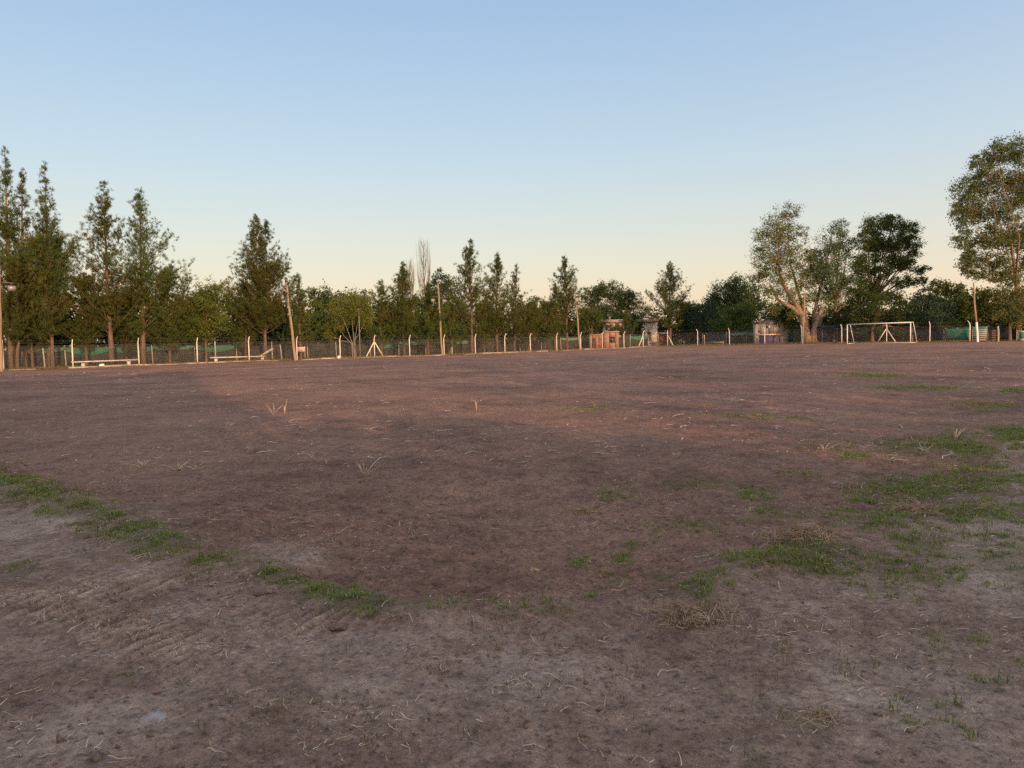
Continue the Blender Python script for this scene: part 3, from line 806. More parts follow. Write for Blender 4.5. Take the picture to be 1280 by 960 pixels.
# ------------------------------------------------------------------ buildings
def wall_with_holes(L, H, T, holes):
    """front wall lying in the xz plane, 0..L by 0..H, thickness T (+y), made of boxes around openings (x0,x1,z0,z1)"""
    mb = MB()
    xs = sorted({0, L, *[h[0] for h in holes], *[h[1] for h in holes]}); zs = sorted({0, H, *[h[2] for h in holes], *[h[3] for h in holes]})
    for x0, x1 in zip(xs[:-1], xs[1:]):
        run = None
        for z0, z1 in zip(zs[:-1], zs[1:]):
            cx, cz = (x0 + x1) / 2, (z0 + z1) / 2
            hole = any(h[0] < cx < h[1] and h[2] < cz < h[3] for h in holes)
            if not hole: run = (run[0], z1) if run else (z0, z1)
            if hole or z1 == zs[-1]:
                if run: mb.box([(x0 + x1) / 2, T / 2, (run[0] + run[1]) / 2], (x1 - x0, T, run[1] - run[0]))
                run = None
    return mb

# red brick hut
Dh = fence_hit(745, 1)[1] + 4.5
k = Dh / F
b = at(736.8, 434, Dh); b[2] = tz(b[0], b[1]) - .03
hut = thing('brick_hut', 'small unplastered red brick hut with flat roof, doorway and dark window', 'hut', b, rz=-.12)
W1, W2, H1, H2, T = 17.3 * k, 19.0 * k, 17.6 * k, 20.6 * k, .2
d1 = (3.2*k, 7.6*k, 0, 13.2*k); d2 = (11.0*k, 15.2*k, 0, 12.9*k)
w = (7.2*k, 14.2*k, 7.0*k, 14.4*k)
def shift(mb, dx, dy=0, dz=0):
    mb.v = [v + [dx, dy, dz] for v in mb.v]; return mb
wall_with_holes(W1, H1, T, [d1, d2]).box([T/2, 1.6, H1/2], (T, 2.8 - .003, H1)).box([W1/2, 3.1, H1/2], (W1, T, H1)).build('wall', M['brick'], hut)
shift(wall_with_holes(W2, H2, T, [w]).box([W2 - T/2, 1.7, H2/2], (T, 3.0 - .003, H2)).box([T/2, 1.7, H2/2], (T, 3.0 - .003, H2)).box([W2/2, 3.3, H2/2], (W2, T, H2)), W1 + .003, -.25).build('wall', M['brick'], hut)
MB().box([W1/2 - .05, 1.5, H1 + .05], (W1 + .05, 3.5, .1)).build('roof', M['fascia'], hut)
MB().box([W1 + W2/2 + .02, 1.35, H2 + .06], (W2 + .2, 3.7, .12)).build('roof', M['fascia'], hut)
MB().box([(d1[0]+d1[1])/2, .14, d1[3]/2], (d1[1]-d1[0]-.01, .05, d1[3]-.01)).build('door', M['door_dark'], hut)
MB().box([(d2[0]+d2[1])/2, .10, d2[3]/2], (d2[1]-d2[0]-.01, .05, d2[3]-.01)).build('door', M['door_red'], hut)
fx, fz = (w[0]+w[1])/2 + W1, (w[2]+w[3])/2
fr = MB()
for sx in (-1, 0, 1): fr.box([fx + sx*((w[1]-w[0])/2 - .035), -.19, fz], (.05, .05, w[3]-w[2]-.01))
for sz in (-1, 1): fr.box([fx, -.193, fz + sz*((w[3]-w[2])/2 - .03)], (w[1]-w[0]-.02, .044, .05))
wf = fr.build('window', M['door_dark'], hut)
MB().box([fx, -.12, fz], (w[1]-w[0]-.01, .02, w[3]-w[2]-.01)).build('pane', M['glass'], wf)

# pale house behind the hut
Dh = fence_hit(790, 1)[1] + 20
k = Dh / F
b = at(753.5, 432, Dh); b[2] = tz(b[0], b[1]) - .1
hs = thing('house', 'pale plastered low house behind the brick hut, partly hidden by small trees', 'house', b, rz=-.15)
Wl, Wr, H = 28*k, 23*k, 30*k
wn_ = (9*k, 15*k, 15*k, 22*k)
wall_with_holes(Wl, H, .25, [wn_]).box([.125, 2.6, H/2], (.25, 4.7, H)).box([Wl/2, 5.1, H/2], (Wl, .25, H)).build('wall', M['house'], hs)
dr = (11*k, 14.8*k, 6*k, 17.5*k)
shift(wall_with_holes(Wr, H - .1, .25, [dr]).box([.125, 2.6, H/2], (.25, 4.7, H-.1)).box([Wr - .125, 2.6, H/2], (.25, 4.7, H-.1)), 44*k, -.7).build('wall', M['house'], hs)
shift(wall_with_holes(16*k - .02, H - .35, .25, []), 28*k + .01, .3).build('wall', M['plaster'], hs)
MB().box([Wl/2 - .1, 2.4, H + .3], (Wl + .5, 5.8, .6)).build('roof', M['fascia'], hs)
MB().box([44*k + Wr/2, 1.9, H + .2], (Wr + .5, 6.0, .55)).build('roof', M['fascia'], hs)
MB().box([44*k + Wr/2, -.78, 4.5*k], (Wr * .9, .16, .3)).build('ledge', M['plaster'], hs)
MB().box([44*k + (dr[0]+dr[1])/2, -.5, (dr[2]+dr[3])/2], (dr[1]-dr[0]-.02, .06, dr[3]-dr[2]-.02)).build('door', M['door_dark'], hs)
wf = MB().box([(wn_[0]+wn_[1])/2, .08, (wn_[2]+wn_[3])/2], (.07, .05, wn_[3]-wn_[2])).build('window', M['door_dark'], hs)
MB().box([(wn_[0]+wn_[1])/2, .14, (wn_[2]+wn_[3])/2], (wn_[1]-wn_[0]-.01, .02, wn_[3]-wn_[2]-.01)).build('pane', M['glass'], wf)
MB().tube([[9*k, .6, H + .4], [9*k, .6, H + 7.4*k]], .16, 8).tube([[9*k, .6, H + 7.4*k], [9*k, .6, H + 7.4*k + .12]], .22, 8).build('chimney', M['plaster'], hs)
# brown lean-to beside it
b2 = at(823, 432, Dh - 2); b2[2] = tz(b2[0], b2[1]) - .05
t = thing('lean_to', 'dark brown lean-to shelter at the right end of the pale house', 'shelter', b2)
for x in (0, 2.1): MB().box([x, 0, 1.05], (.12, .12, 2.1)).build('post', M['oldpost'], t)
MB().box([1.05, 1.0, 2.2], (2.7, 2.6, .1), rx=.09).build('roof', M['fascia'], t)
MB().box([1.05, 2.0, 1.05], (2.3, .1, 2.1)).build('wall', M['door_red'], t)

# grey gabled shed
Dh = fence_hit(960, 2)[1] + 4.2
k = Dh / F
b = at(941.6, 428, Dh); b[2] = tz(b[0], b[1]) - .06
sh = thing('shed', 'grey plastered gabled shed with a wide purple-blue shutter door', 'shed', b, rz=-.31)
W, HE, HG = 41*k, 25.5*k, 33*k
op = (6.8*k, 31*k, .6*k, 11.5*k); w1 = (5.6*k, 7.6*k, 15.5*k, 17.5*k); w2 = (15.2*k, 17.6*k, 20.5*k, 23.5*k)
wl_ = wall_with_holes(W, HE, .2, [op, w1, w2])
wl_.add([[0,0,HE+.002],[W,0,HE+.002],[W*.5,0,HG],[0,.2,HE+.002],[W,.2,HE+.002],[W*.5,.2,HG]], t=[[0,1,2],[5,4,3]], q=[[0,2,5,3],[2,1,4,5],[0,3,4,1]])
wl_.box([.1, 2.7, HE/2], (.2, 5.0-.004, HE)).box([W-.1, 2.7, HE/2], (.2, 5.0-.004, HE)).box([W/2, 5.3, HE/2], (W, .2, HE))
wl_.build('wall', M['plaster'], sh)
ang = math.atan2(HG - HE, W/2); ln = math.hypot(HG - HE, W/2) + .1
MB().box([W*.25 - .03, 2.7, (HE+HG)/2 + .09], (ln, 5.8, .07), ry=-ang).box([W*.75 + .03, 2.7, (HE+HG)/2 + .09], (ln, 5.8, .07), ry=ang).build('roof', M['fascia'], sh)
dm = MB()
nsl = 7; dh = (op[3]-op[2]) / nsl
dr_o = None
for i in range(nsl):
    o = MB().box([(op[0]+op[1])/2, .1 + (i % 2) * .006, op[2] + dh*(i+.5)], (op[1]-op[0]-.01, .04, dh-.012)).build('door_slat', M['door_blue'], sh)
MB().box([(op[0]+op[1])/2 - .05, -.06, op[3] + .12], (op[1]-op[0]+.6, .12, .16)).build('lintel', M['concrete'], sh)
MB().box([W/2 - .2, -.12, .05], (W*.92, .35, .14)).build('step', M['concrete'], sh)
for ww in (w1, w2):
    MB().box([(ww[0]+ww[1])/2, .12, (ww[2]+ww[3])/2], (ww[1]-ww[0]-.01, .03, ww[3]-ww[2]-.01)).build('window', M['glass'], sh)
MB().box([w2[1] + .16, -.06, (w2[2]+w2[3])/2], (.22, .1, w2[3]-w2[2])).build('wall_box', M['concrete'], sh)

# pink cottage glimpsed behind the goal's left post
Dh = fence_hit(1062, 2)[1] + 24
k = Dh / F
b = at(1056, 426, Dh); b[2] = tz(b[0], b[1]) - .06
ph = thing('cottage', 'pink walled cottage glimpsed through trees above the left end of the crossbar', 'house', b, rz=-.4)
W, H = 19*k, 27*k
wn_ = (7*k, 11*k, 16*k, 22*k)
wall_with_holes(W, H, .2, [wn_]).box([.1, 2.2, H/2], (.2, 4-.004, H)).box([W-.1, 2.2, H/2], (.2, 4-.004, H)).build('wall', M['pink'], ph)
MB().box([W/2, 2, H + .12], (W + .5, 5, .22), rx=.08).build('roof', M['fascia'], ph)
MB().box([W * .16, .6, H + .7], (.5, .5, 1.3)).build('chimney', M['pink'], ph)
wf = MB().box([(wn_[0]+wn_[1])/2, .06, (wn_[2]+wn_[3])/2], (.06, .04, wn_[3]-wn_[2])).build('window', M['concrete'], ph)
MB().box([(wn_[0]+wn_[1])/2, .12, (wn_[2]+wn_[3])/2], (wn_[1]-wn_[0]-.01, .02, wn_[3]-wn_[2]-.01)).build('pane', M['glass'], wf)

# dark blue awning shelter right of the gum trunk
pD = fence_hit(1034, 2, 5.0)
t = thing('shelter', 'dark blue tarpaulin shelter on thin posts right of the gum trunk', 'shelter', g3(pD))
for x in (-1.0, 1.0):
    for y in (-.8, .8): MB().box([x, y, 1.05], (.07, .07, 2.1)).build('post', M['darkmetal'], t)
cl = MB(); gx = np.linspace(-1.2, 1.2, 9); gy = np.linspace(-1.0, 1.0, 5)
V = np.array([[x, y, 2.15 + .25 * (1 - abs(y)) - .05 * math.sin(x * 6) ** 2] for x in gx for y in gy]); idx = np.arange(45).reshape(9, 5)
q = np.stack([idx[:-1, :-1], idx[1:, :-1], idx[1:, 1:], idx[:-1, 1:]], -1).reshape(-1, 4)
cl.add(np.vstack([V, V + [0, 0, .015]]), q=np.vstack([q[:, ::-1], q + 45])); cl.build('canopy', M['tarp'], t)
MB().box([0, .85, 1.15], (2.0, .03, 1.7)).build('back_sheet', M['tarp'], t)

# gate and netting at the right end
ga, gbp, gc = fence_hit(1214.5, 2, .4), fence_hit(1231.5, 2, .4), fence_hit(1246, 2, .4)
def rail_gate(label, a, b, n, top, mat):
    t = thing('gate', label, 'gate', g3(a)); bs = np.array(t.location)
    for i in range(n): MB().beam(g3(a, .25 + (top - .25) * i / (n - 1)) - bs, g3(b, .25 + (top - .25) * i / (n - 1)) - bs, .05, .11).build('rail', mat, t)
    for u in (.03, .5, .97): MB().beam(g3(a + (b - a) * u + OUT2 * .05, .15) - bs, g3(a + (b - a) * u + OUT2 * .05, top + .08) - bs, .08).build('upright', mat, t)
M['barn'] = surf('barn_wood', (.1, .06, .042), (.19, .12, .085), 4, .9, (3, 3, .3))
rail_gate('low brown rail gate directly behind the leaning white-based pole', ga, gbp, 6, 1.4, M['oldpost'])
rail_gate('dark brown rail gate at the right, further from the leaning white-based pole', gbp + D2 * .25, gc, 6, 1.3, M['barn'])
p = fence_hit(1247.5, 2, .4)
o = MB().tube([[0, 0, -.3], [.02, 0, 1], [-.04, 0, 1.75]], [.11, .1, .09], 7).build('gate_post', M['oldpost'], loc=g3(p)); tag(o, 'thick grey gate post at the right end of the brown gate', 'post')
a, b = fence_hit(1181.5, 2, 1.6), fence_hit(1211, 2, 1.6)
t = thing('netting_screen', 'bright green netting screen stretched left of the gate at far right', 'screen', g3(a)); bs = np.array(t.location)
cloth_panel(t, bs, a, b, .35, 1.55, M['green_net'], 'netting', .02, 0, .03, seed=71)
for u in (0, .5, 1): MB().box(g3(a + (b - a) * u + OUT2 * .06, .8) - bs, (.06, .06, 1.7)).build('stake', M['oldpost'], t)
a, b = fence_hit(1215, 2, 3.6), fence_hit(1233, 2, 3.6)
t = thing('netting_screen', 'pale teal netting screen behind the brown rail gate', 'screen', g3(a)); bs = np.array(t.location)
cloth_panel(t, bs, a, b, .5, 1.75, M['teal_net'], 'netting', .03, 0, .03, seed=72)
for u in (0, 1): MB().box(g3(a + (b - a) * u + OUT2 * .06, .85) - bs, (.06, .06, 1.8)).build('stake', M['oldpost'], t)
p = fence_hit(1278, 2, 5)
t = thing('water_drum', 'pale drum at the right edge below the olive bush', 'drum', g3(p))
MB().tube([[0, 0, .25], [0, 0, 1.05]], .34, 12).build('body', M['teal_net'], t, smooth=True); MB().tube([[0, 0, 1.05], [0, 0, 1.12], [0, 0, 1.16]], [.35, .33, .1], 12).build('lid', M['whitepaint'], t, smooth=True)
MB().box([0, 0, .12], (.7, .7, .25)).build('stand', M['oldpost'], t)

# ------------------------------------------------------------------ trees
def strips(P, d, L, W, r2):
    """thin pointed blades from points P along d: one triangle each"""
    n = len(P)
    s = np.cross(d, r2.normal(size=(n, 3))); s /= np.linalg.norm(s, axis=1)[:, None] + 1e-9
    a = P - s * W[:, None] / 2; b = P + s * W[:, None] / 2; c = P + d * L[:, None]
    V = np.stack([a, b, c], 1).reshape(-1, 3)
    return V, np.arange(n * 3).reshape(-1, 3)

def unit(v): return v / (np.linalg.norm(v, axis=-1, keepdims=True) + 1e-9)

def casuarina(label, px, pyt, D, width, h0=.15, dens=1.0, top=1.0, mat='casuarina', cat='tree', tops=((0, 1.0),), seed=1, px_top=None, prof='cone', group='she-oaks along the long fence', trunk=None):
    """she-oak: a straight stem, upswept branches and drooping needle sprays. width = crown radius in metres"""
    r2 = np.random.default_rng(seed)
    tp = at(px_top if px_top is not None else px, pyt, D)
    b = at(px, 440, D); b[2] = tz(b[0], b[1])
    H = tp[2] - b[2]; lean = (tp - b) * [1, 0, 0]
    t = thing('she_oak', label, cat, b, group)
    tr = MB(); lf = MB()
    r0 = trunk or (.03 + .016 * H)
    for dx, hh in tops:
        n = 9; u = np.linspace(0, 1, n)
        pts = np.stack([lean[0] * u + dx * sstep(.12, .5, u) + np.cumsum(r2.normal(0, .05, n)) * .6, np.cumsum(r2.normal(0, .05, n)) * .6, u * H * hh], -1)
        pts[0] = [0, 0, -.2]; pts[1][:2] *= .3
        tr.tube(pts, r0 * (1 - .95 * u ** .7) * (1 if len(tops) == 1 else .75), 7)
        nb = int((22 + H * 5.2) * (1 if len(tops) == 1 else .8))
        tt = h0 + (1 - h0) * r2.beta(1.0, 1.25, nb)
        tt = np.concatenate([tt, np.linspace(.82, .99, 9)])
        for q in tt:
            x = (q - h0) / (1 - h0)
            if prof == 'cone': env = 1.3 * width * (.55 + .45 * min(1, (x + .02) / .12)) * (1 - x) ** .88
            elif prof == 'tall': env = 1.3 * width * (.7 + .3 * min(1, x / .3)) * (1 - x ** 1.15) ** 1.0 * 1.0
            else: env = width * math.sqrt(max(0, 1 - (2 * x - .85) ** 2 / 1.35))
            env = env * r2.choice([.55, .8, 1.0, 1.18], p=[.3, .25, .3, .15]) + .05
            az = r2.uniform(0, 2 * PI); el = rad(r2.uniform(20, 48) + 24 * x)
            ln = env * 1.15 if x < .93 else env + .2
            ln = min(ln, (1.02 - q) * H * 1.1 + .15)
            i = q * (n - 1); i0 = min(int(i), n - 2); p0 = pts[i0] + (pts[i0 + 1] - pts[i0]) * (i - i0)
            d0 = np.array([math.cos(az) * math.cos(el), math.sin(az) * math.cos(el), math.sin(el)])
            s = np.linspace(0, 1, 5)[:, None]
            bp = p0 + d0 * ln * s + np.array([0, 0, 1]) * ln * .22 * s ** 2 + np.cumsum(r2.normal(0, .02 * ln, (5, 3)), 0) * s
            if ln > .8: tr.tube(bp, (.010 + .012 * ln) * (1 - .8 * s[:, 0]), 3, cap=False)
            den = dens * (1.0 if x < .45 else 1 + (top - 1) * (x - .45) / .55)
            k = max(3, int(7.5 * ln * den + 1.5))
            u2 = r2.uniform(.12, 1.0, k) ** .75 * 1.04; ii = np.minimum((u2 * 4).astype(int), 3); fr = (u2 * 4 - ii)[:, None]
            anc = bp[ii] * (1 - fr) + bp[ii + 1] * fr + r2.normal(0, .04 + .075 * ln, (k, 3)) * [1, 1, .6]
            m = int(12)
            P = np.repeat(anc, m, 0) + r2.normal(0, .06, (k * m, 3))
            dirs = unit(unit(d0 * .9 + np.array([0, 0, .45])) * .75 + np.repeat(r2.normal(0, .4, (k, 3)), m, 0) + r2.normal(0, .45, (k * m, 3)))
            V, T = strips(P, dirs, r2.uniform(.2, .46, k * m) * (1 - .35 * x), r2.uniform(.025, .06, k * m), r2)
            lf.add(V, t=T)
    tr.build('trunk', M['bark'], t, smooth=True)
    lf.build('crown', M[mat], t)
    return t

def broadleaf(name, label, px, D, lobes, mat, leaf=.2, n_leaf=9000, bark='bark', trunk_r=.25, fork=.3, group=None, gap=.3, limbs=True, base_py=432, stems=1, twig=True, seed=1, flat=.75, bend=None, cat='tree', depth=.8):
    """tree whose crown is built from many leaf clumps spread through a few uneven lobes.
    lobes: (px, py, rx, ry) of each mass as seen in the photo, turned into real metres at the tree's distance"""
    r2 = np.random.default_rng(seed)
    k = D / F
    b = at(px, base_py, D); b[2] = tz(b[0], b[1])
    t = thing(name, label, cat, b, group)
    tr, lf = MB(), MB()
    L = []
    for (lx, ly, rx, ry) in lobes:
        c = at(lx, ly, D) - b
        c[1] = r2.uniform(-.5, .5) * rx * k * depth
        L.append((c, rx * k, ry * k))
    vol = np.array([a * h for _, a, h in L]); vol = vol / vol.sum()
    topz = max(c[2] + h for c, a, h in L)
    fz = fork * topz
    for si in range(stems):
        base_o = np.array([r2.normal(0, .25), r2.normal(0, .25), -.2]) if stems > 1 else np.array([0, 0, -.2])
        fo = np.array([r2.normal(0, .12 * fz if stems > 1 else .05 * fz), 0, fz]) if bend is None else np.array([bend, 0, fz])
        if not limbs: break
        tr.tube([base_o, base_o + (fo - base_o) * [.2, .2, .35] + [0, 0, 0], fo], [trunk_r * 1.35, trunk_r, trunk_r * .8], 8, cap=False)
        for li, (c, a, h) in enumerate(L):
            if li % stems != si: continue
            mid = fo * .5 + c * .5 + np.array([0, 0, -.1 * h]) + r2.normal(0, .12 * a, 3); end = c + np.array([0, 0, h * .45])
            tr.tube([fo, fo * .72 + mid * .28, mid, c, end], np.array([.7, .55, .42, .28, .06]) * trunk_r, 6, cap=False)
    for (c, a, h), f in zip(L, vol):
        nc = max(8, int(f * n_leaf / 55))
        d = unit(r2.normal(size=(nc, 3))); rr = r2.uniform(gap * .4, 1.0, nc) ** .5
        ctr = c + d * rr[:, None] * [a, a * depth, h]
        ctr += r2.normal(0, .12, (nc, 3)) * a * .5
        if twig and limbs:
            for cc in ctr[::3]:
                st = c + (cc - c) * .15; tr.tube([st, (st + cc) / 2 + r2.normal(0, .05 * a, 3), cc], [.07 * trunk_r + .01, .05 * trunk_r + .008, .006], 3, cap=False)
        cr = (.115 * (a + h) + .12) * r2.uniform(.6, 1.35, nc)
        m = 55
        q = r2.normal(size=(nc, m, 3)) * .55 * cr[:, None, None] * [1, 1, flat]
        P = (ctr[:, None] + q).reshape(-1, 3)
        dirs = unit(r2.normal(size=P.shape) + unit(q.reshape(-1, 3)) * .6 + [0, 0, -.25])
        n = len(P)
        sz = leaf * r2.uniform(.6, 1.3, n)
        s = unit(np.cross(dirs, r2.normal(size=(n, 3))))
        V = np.stack([P, P + dirs * sz[:, None] * .5 + s * sz[:, None] * .3, P + dirs * sz[:, None], P + dirs * sz[:, None] * .5 - s * sz[:, None] * .3], 1).reshape(-1, 3)
        lf.add(V, q=np.arange(n * 4).reshape(-1, 4))
    if limbs: tr.build('trunk', M[bark], t, smooth=True)
    lf.build('crown', M[mat], t)
    return t

def fd(px, line, off):
    return float(fence_hit(px, line, off)[1])

# --- she-oaks along the long fence, left to right
casuarina('tallest thin she-oak at the left edge with a sparse dark spire', 14, 186, fd(12, 1, 5.0), 2.0, .3, .85, .75, prof='tall', seed=1, px_top=5)
casuarina('second thin she-oak from the left, narrow spire beside the tallest', 30, 212, fd(28, 1, 5.2), 1.5, .3, .75, .7, prof='tall', seed=2, px_top=27)
casuarina('third thin she-oak from the left with open feathery top', 62, 205, fd(60, 1, 5.6), 2.0, .3, .7, .6, prof='tall', seed=3, px_top=57)
casuarina('low dense she-oak with flared trunk behind the lamp of the left edge pole', 21, 330, fd(20, 1, 2.0), 2.1, .22, 1.25, 1.2, prof='round', seed=4)
casuarina('broad dense dark she-oak with pale trunk left of the first bench', 65, 306, fd(64, 1, 2.2), 3.5, .2, 1.6, 1.2, prof='round', seed=5)
casuarina('tall open she-oak with wide top directly behind the far left bench', 139, 230, fd(138, 1, 2.4), 3.2, .16, 1.0, .75, seed=6, px_top=127)
casuarina('tall ragged she-oak with long side branches reaching right, behind the second bent post', 179, 240, fd(178, 1, 3.0), 3.6, .14, 1.05, .8, seed=7, px_top=175)
casuarina('low bushy she-oak filling the gap right of the ragged she-oak', 212, 345, fd(212, 1, 3.6), 2.9, .12, 1.4, 1.1, prof='round', seed=8)
casuarina('small dull she-oak low between the first two bent posts', 108, 352, fd(108, 1, 4.0), 2.6, .14, 1.3, 1.1, prof='round', seed=9)
casuarina('small dark she-oak at the lower left, half hidden by the lamp', 40, 350, fd(42, 1, 4.6), 2.4, .12, 1.3, 1.1, prof='round', seed=10)
casuarina('big twin-topped she-oak beside the leaning floodlight pole', 332, 272, fd(332, 1, 2.6), 3.4, .15, 1.25, .8, tops=((-.7, 1.0), (.55, .97)), seed=11, trunk=.26, px_top=327)
casuarina('low she-oak under the left flank of the twin-topped one', 306, 362, fd(306, 1, 4.2), 2.5, .15, 1.3, 1, prof='round', seed=12)
casuarina('small she-oak right behind the leaning floodlight pole', 376, 345, fd(376, 1, 3.6), 2.4, .12, 1.1, .8, seed=13, px_top=371)
casuarina('thin brownish she-oak between the willow and the tall cone', 477, 352, fd(477, 1, 4.0), 2.4, .12, .95, .7, seed=14)
casuarina('neat conical she-oak left of the bare twig spire', 505, 330, fd(505, 1, 2.6), 2.7, .1, 1.35, 1, seed=15, px_top=503)
casuarina('broad olive she-oak below the bare twig spire', 535, 356, fd(535, 1, 2.6), 3.0, .1, 1.35, 1, seed=16)
casuarina('tall pointed she-oak right of the pair-lamp pole', 590, 301, fd(590, 1, 2.6), 3.5, .12, 1.3, .75, seed=17, px_top=588)
casuarina('pointed she-oak second right of the pair-lamp pole', 621, 318, fd(621, 1, 2.8), 3.0, .12, 1.25, .85, seed=18)
casuarina('slender she-oak with a thin whip top, third right of the pair-lamp pole', 643, 333, fd(643, 1, 3.2), 2.4, .12, .95, .5, seed=19, px_top=646)
casuarina('low olive she-oak left of the plain pale pole', 682, 382, fd(682, 1, 3.0), 2.6, .12, 1.3, 1, prof='round', seed=20)
casuarina('tall pointed she-oak close left of the plain pale pole', 709, 322, fd(709, 1, 2.6), 3.0, .16, 1.25, .8, seed=21, px_top=706)
casuarina('small pointed she-oak tucked left of the one by the plain pole', 694, 356, fd(694, 1, 4.0), 1.8, .14, 1.0, .8, seed=22)
casuarina('she-oak with long open top at the fence corner, right of the pale house', 838, 329, fd(834, 1, 3.5), 3.5, .17, 1.3, .7, seed=23)
casuarina('low spreading she-oak right of the fence corner one', 860, 382, fd(858, 1, 8.5), 3.0, .12, 1.3, 1, prof='round', seed=24)
casuarina('small green cypress-like tree before the pale house', 783, 388, fd(783, 1, 9), 1.7, .1, 1.3, 1, mat='casuarina_green', seed=25, group=None)
casuarina('olive she-oak filling in low at the second bent post', 158, 372, fd(158, 1, 5.2), 2.9, .1, 1.3, 1.1, prof='round', seed=26)
casuarina('low rusty she-oak beside the pair-lamp pole', 562, 385, fd(566, 1, 3.4), 2.4, .1, 1.25, 1.1, prof='round', seed=27)
casuarina('low olive she-oak between the two pointed ones right of the pair-lamp pole', 606, 385, fd(606, 1, 3.8), 2.6, .1, 1.25, 1.1, prof='round', seed=28)
casuarina('low dull she-oak right of the whip-topped one', 660, 384, fd(660, 1, 3.6), 2.4, .1, 1.25, 1.1, prof='round', seed=29)

# --- broad trees behind the long fence
broadleaf('broadleaf_tree', 'bright yellow-green tree between the ragged and the twin-topped she-oaks', 257, fd(257, 1, 3.2), [(250,385,22,26),(262,372,18,22),(240,395,14,18),(256,412,24,16),(272,404,14,16)], 'lime', .19, 12000, fork=.25, trunk_r=.12, seed=31)
broadleaf('broadleaf_tree', 'airy pale yellow tree with sky showing through, left of the twin-topped she-oak', 280, fd(280, 1, 16), [(270,362,16,15),(285,358,14,12),(262,380,12,12),(288,378,12,16)], 'yellow', .19, 2600, fork=.35, trunk_r=.15, seed=32)
broadleaf('broadleaf_tree', 'dark round-headed tree left of the willow', 404, fd(404, 1, 18), [(402,375,17,19),(396,395,20,18),(410,392,18,22),(400,415,24,16)], 'dark', .26, 7500, seed=33)
broadleaf('willow', 'pale yellow-green willow with many bare stems behind the bent post', 442, fd(442, 1, 3.4), [(424,385,14,14),(438,376,16,13),(452,384,14,16),(420,402,11,14),(460,396,10,14),(412,420,9,9),(440,395,18,12)], 'willow', .16, 13000, bark='twig', trunk_r=.075, fork=.2, stems=4, seed=34, flat=1.2)
broadleaf('broadleaf_tree', 'dark tree showing behind the top of the willow', 440, fd(440, 1, 22), [(430,378,16,15),(452,378,14,16),(440,400,30,18)], 'dark', .28, 5500, seed=35)
broadleaf('broadleaf_tree', 'blue-green tree behind the pair-lamp pole', 553, fd(553, 1, 18), [(552,352,14,16),(546,370,16,20),(560,372,14,22),(552,400,20,20)], 'bluish', .26, 7000, seed=36)
broadleaf('broadleaf_tree', 'mid green tree low between the whip-topped and the plain-pole she-oaks', 668, fd(668, 1, 20), [(668,382,11,11),(660,396,16,14),(678,402,18,14)], 'mid', .28, 5200, seed=37)
broadleaf('broadleaf_tree', 'large dark domed tree on the skyline behind the pale house', 762, fd(762, 1, 36), [(742,370,16,14),(762,366,20,13),(782,374,18,14),(745,392,24,16),(778,394,26,16)], 'dark', .34, 19000, trunk_r=.5, seed=38)
broadleaf('broadleaf_tree', 'brownish half-bare tree at the right shoulder of the domed tree', 797, fd(797, 1, 32), [(792,376,13,11),(803,384,11,10),(796,394,16,12)], 'brownish', .26, 2600, seed=39)
broadleaf('broadleaf_tree', 'mid green spreading tree between the plain pale pole and the pale house', 741, fd(741, 1, 14), [(732,394,12,13),(742,398,11,13),(738,412,13,10),(727,405,8,14)], 'mid', .26, 7000, seed=40)
broadleaf('shrub', 'round dark green bush in front of the pale house wall', 798, fd(796, 1, 11), [(795,404,9,12),(800,411,8,9),(792,412,8,8)], 'bluish', .22, 3200, fork=.15, trunk_r=.08, seed=41, cat='bush')
broadleaf('shrub', 'small bush poking above the brick hut roof', 762, fd(762, 1, 11), [(761,410,6,5),(764,413,5,4)], 'mid', .2, 900, fork=.3, trunk_r=.06, seed=42, cat='bush')
broadleaf('broadleaf_tree', 'dark green tree right of the fence corner she-oak', 873, fd(873, 2, 16), [(868,392,16,14),(882,386,14,12),(875,404,22,12)], 'bluish', .28, 5500, seed=43)
broadleaf('broadleaf_tree', 'great dark round-domed tree behind the grey shed', 915, fd(915, 2, 30), [(905,370,22,20),(925,364,22,18),(940,380,18,18),(892,386,18,16),(918,388,30,18)], 'dark', .34, 17000, trunk_r=.5, seed=44, gap=.45)
broadleaf('broadleaf_tree', 'bright green bushy tree left of the grey shed', 922, fd(922, 2, 12), [(910,400,20,14),(932,394,18,16),(898,408,14,12),(924,412,24,10)], 'mid', .26, 7500, seed=45)
broadleaf('shrub', 'dark bush against the right side of the grey shed', 972, fd(974, 2, 3.6), [(974,394,11,14),(988,400,12,16),(984,388,12,12)], 'dark', .22, 5200, fork=.15, trunk_r=.08, seed=46, cat='bush')

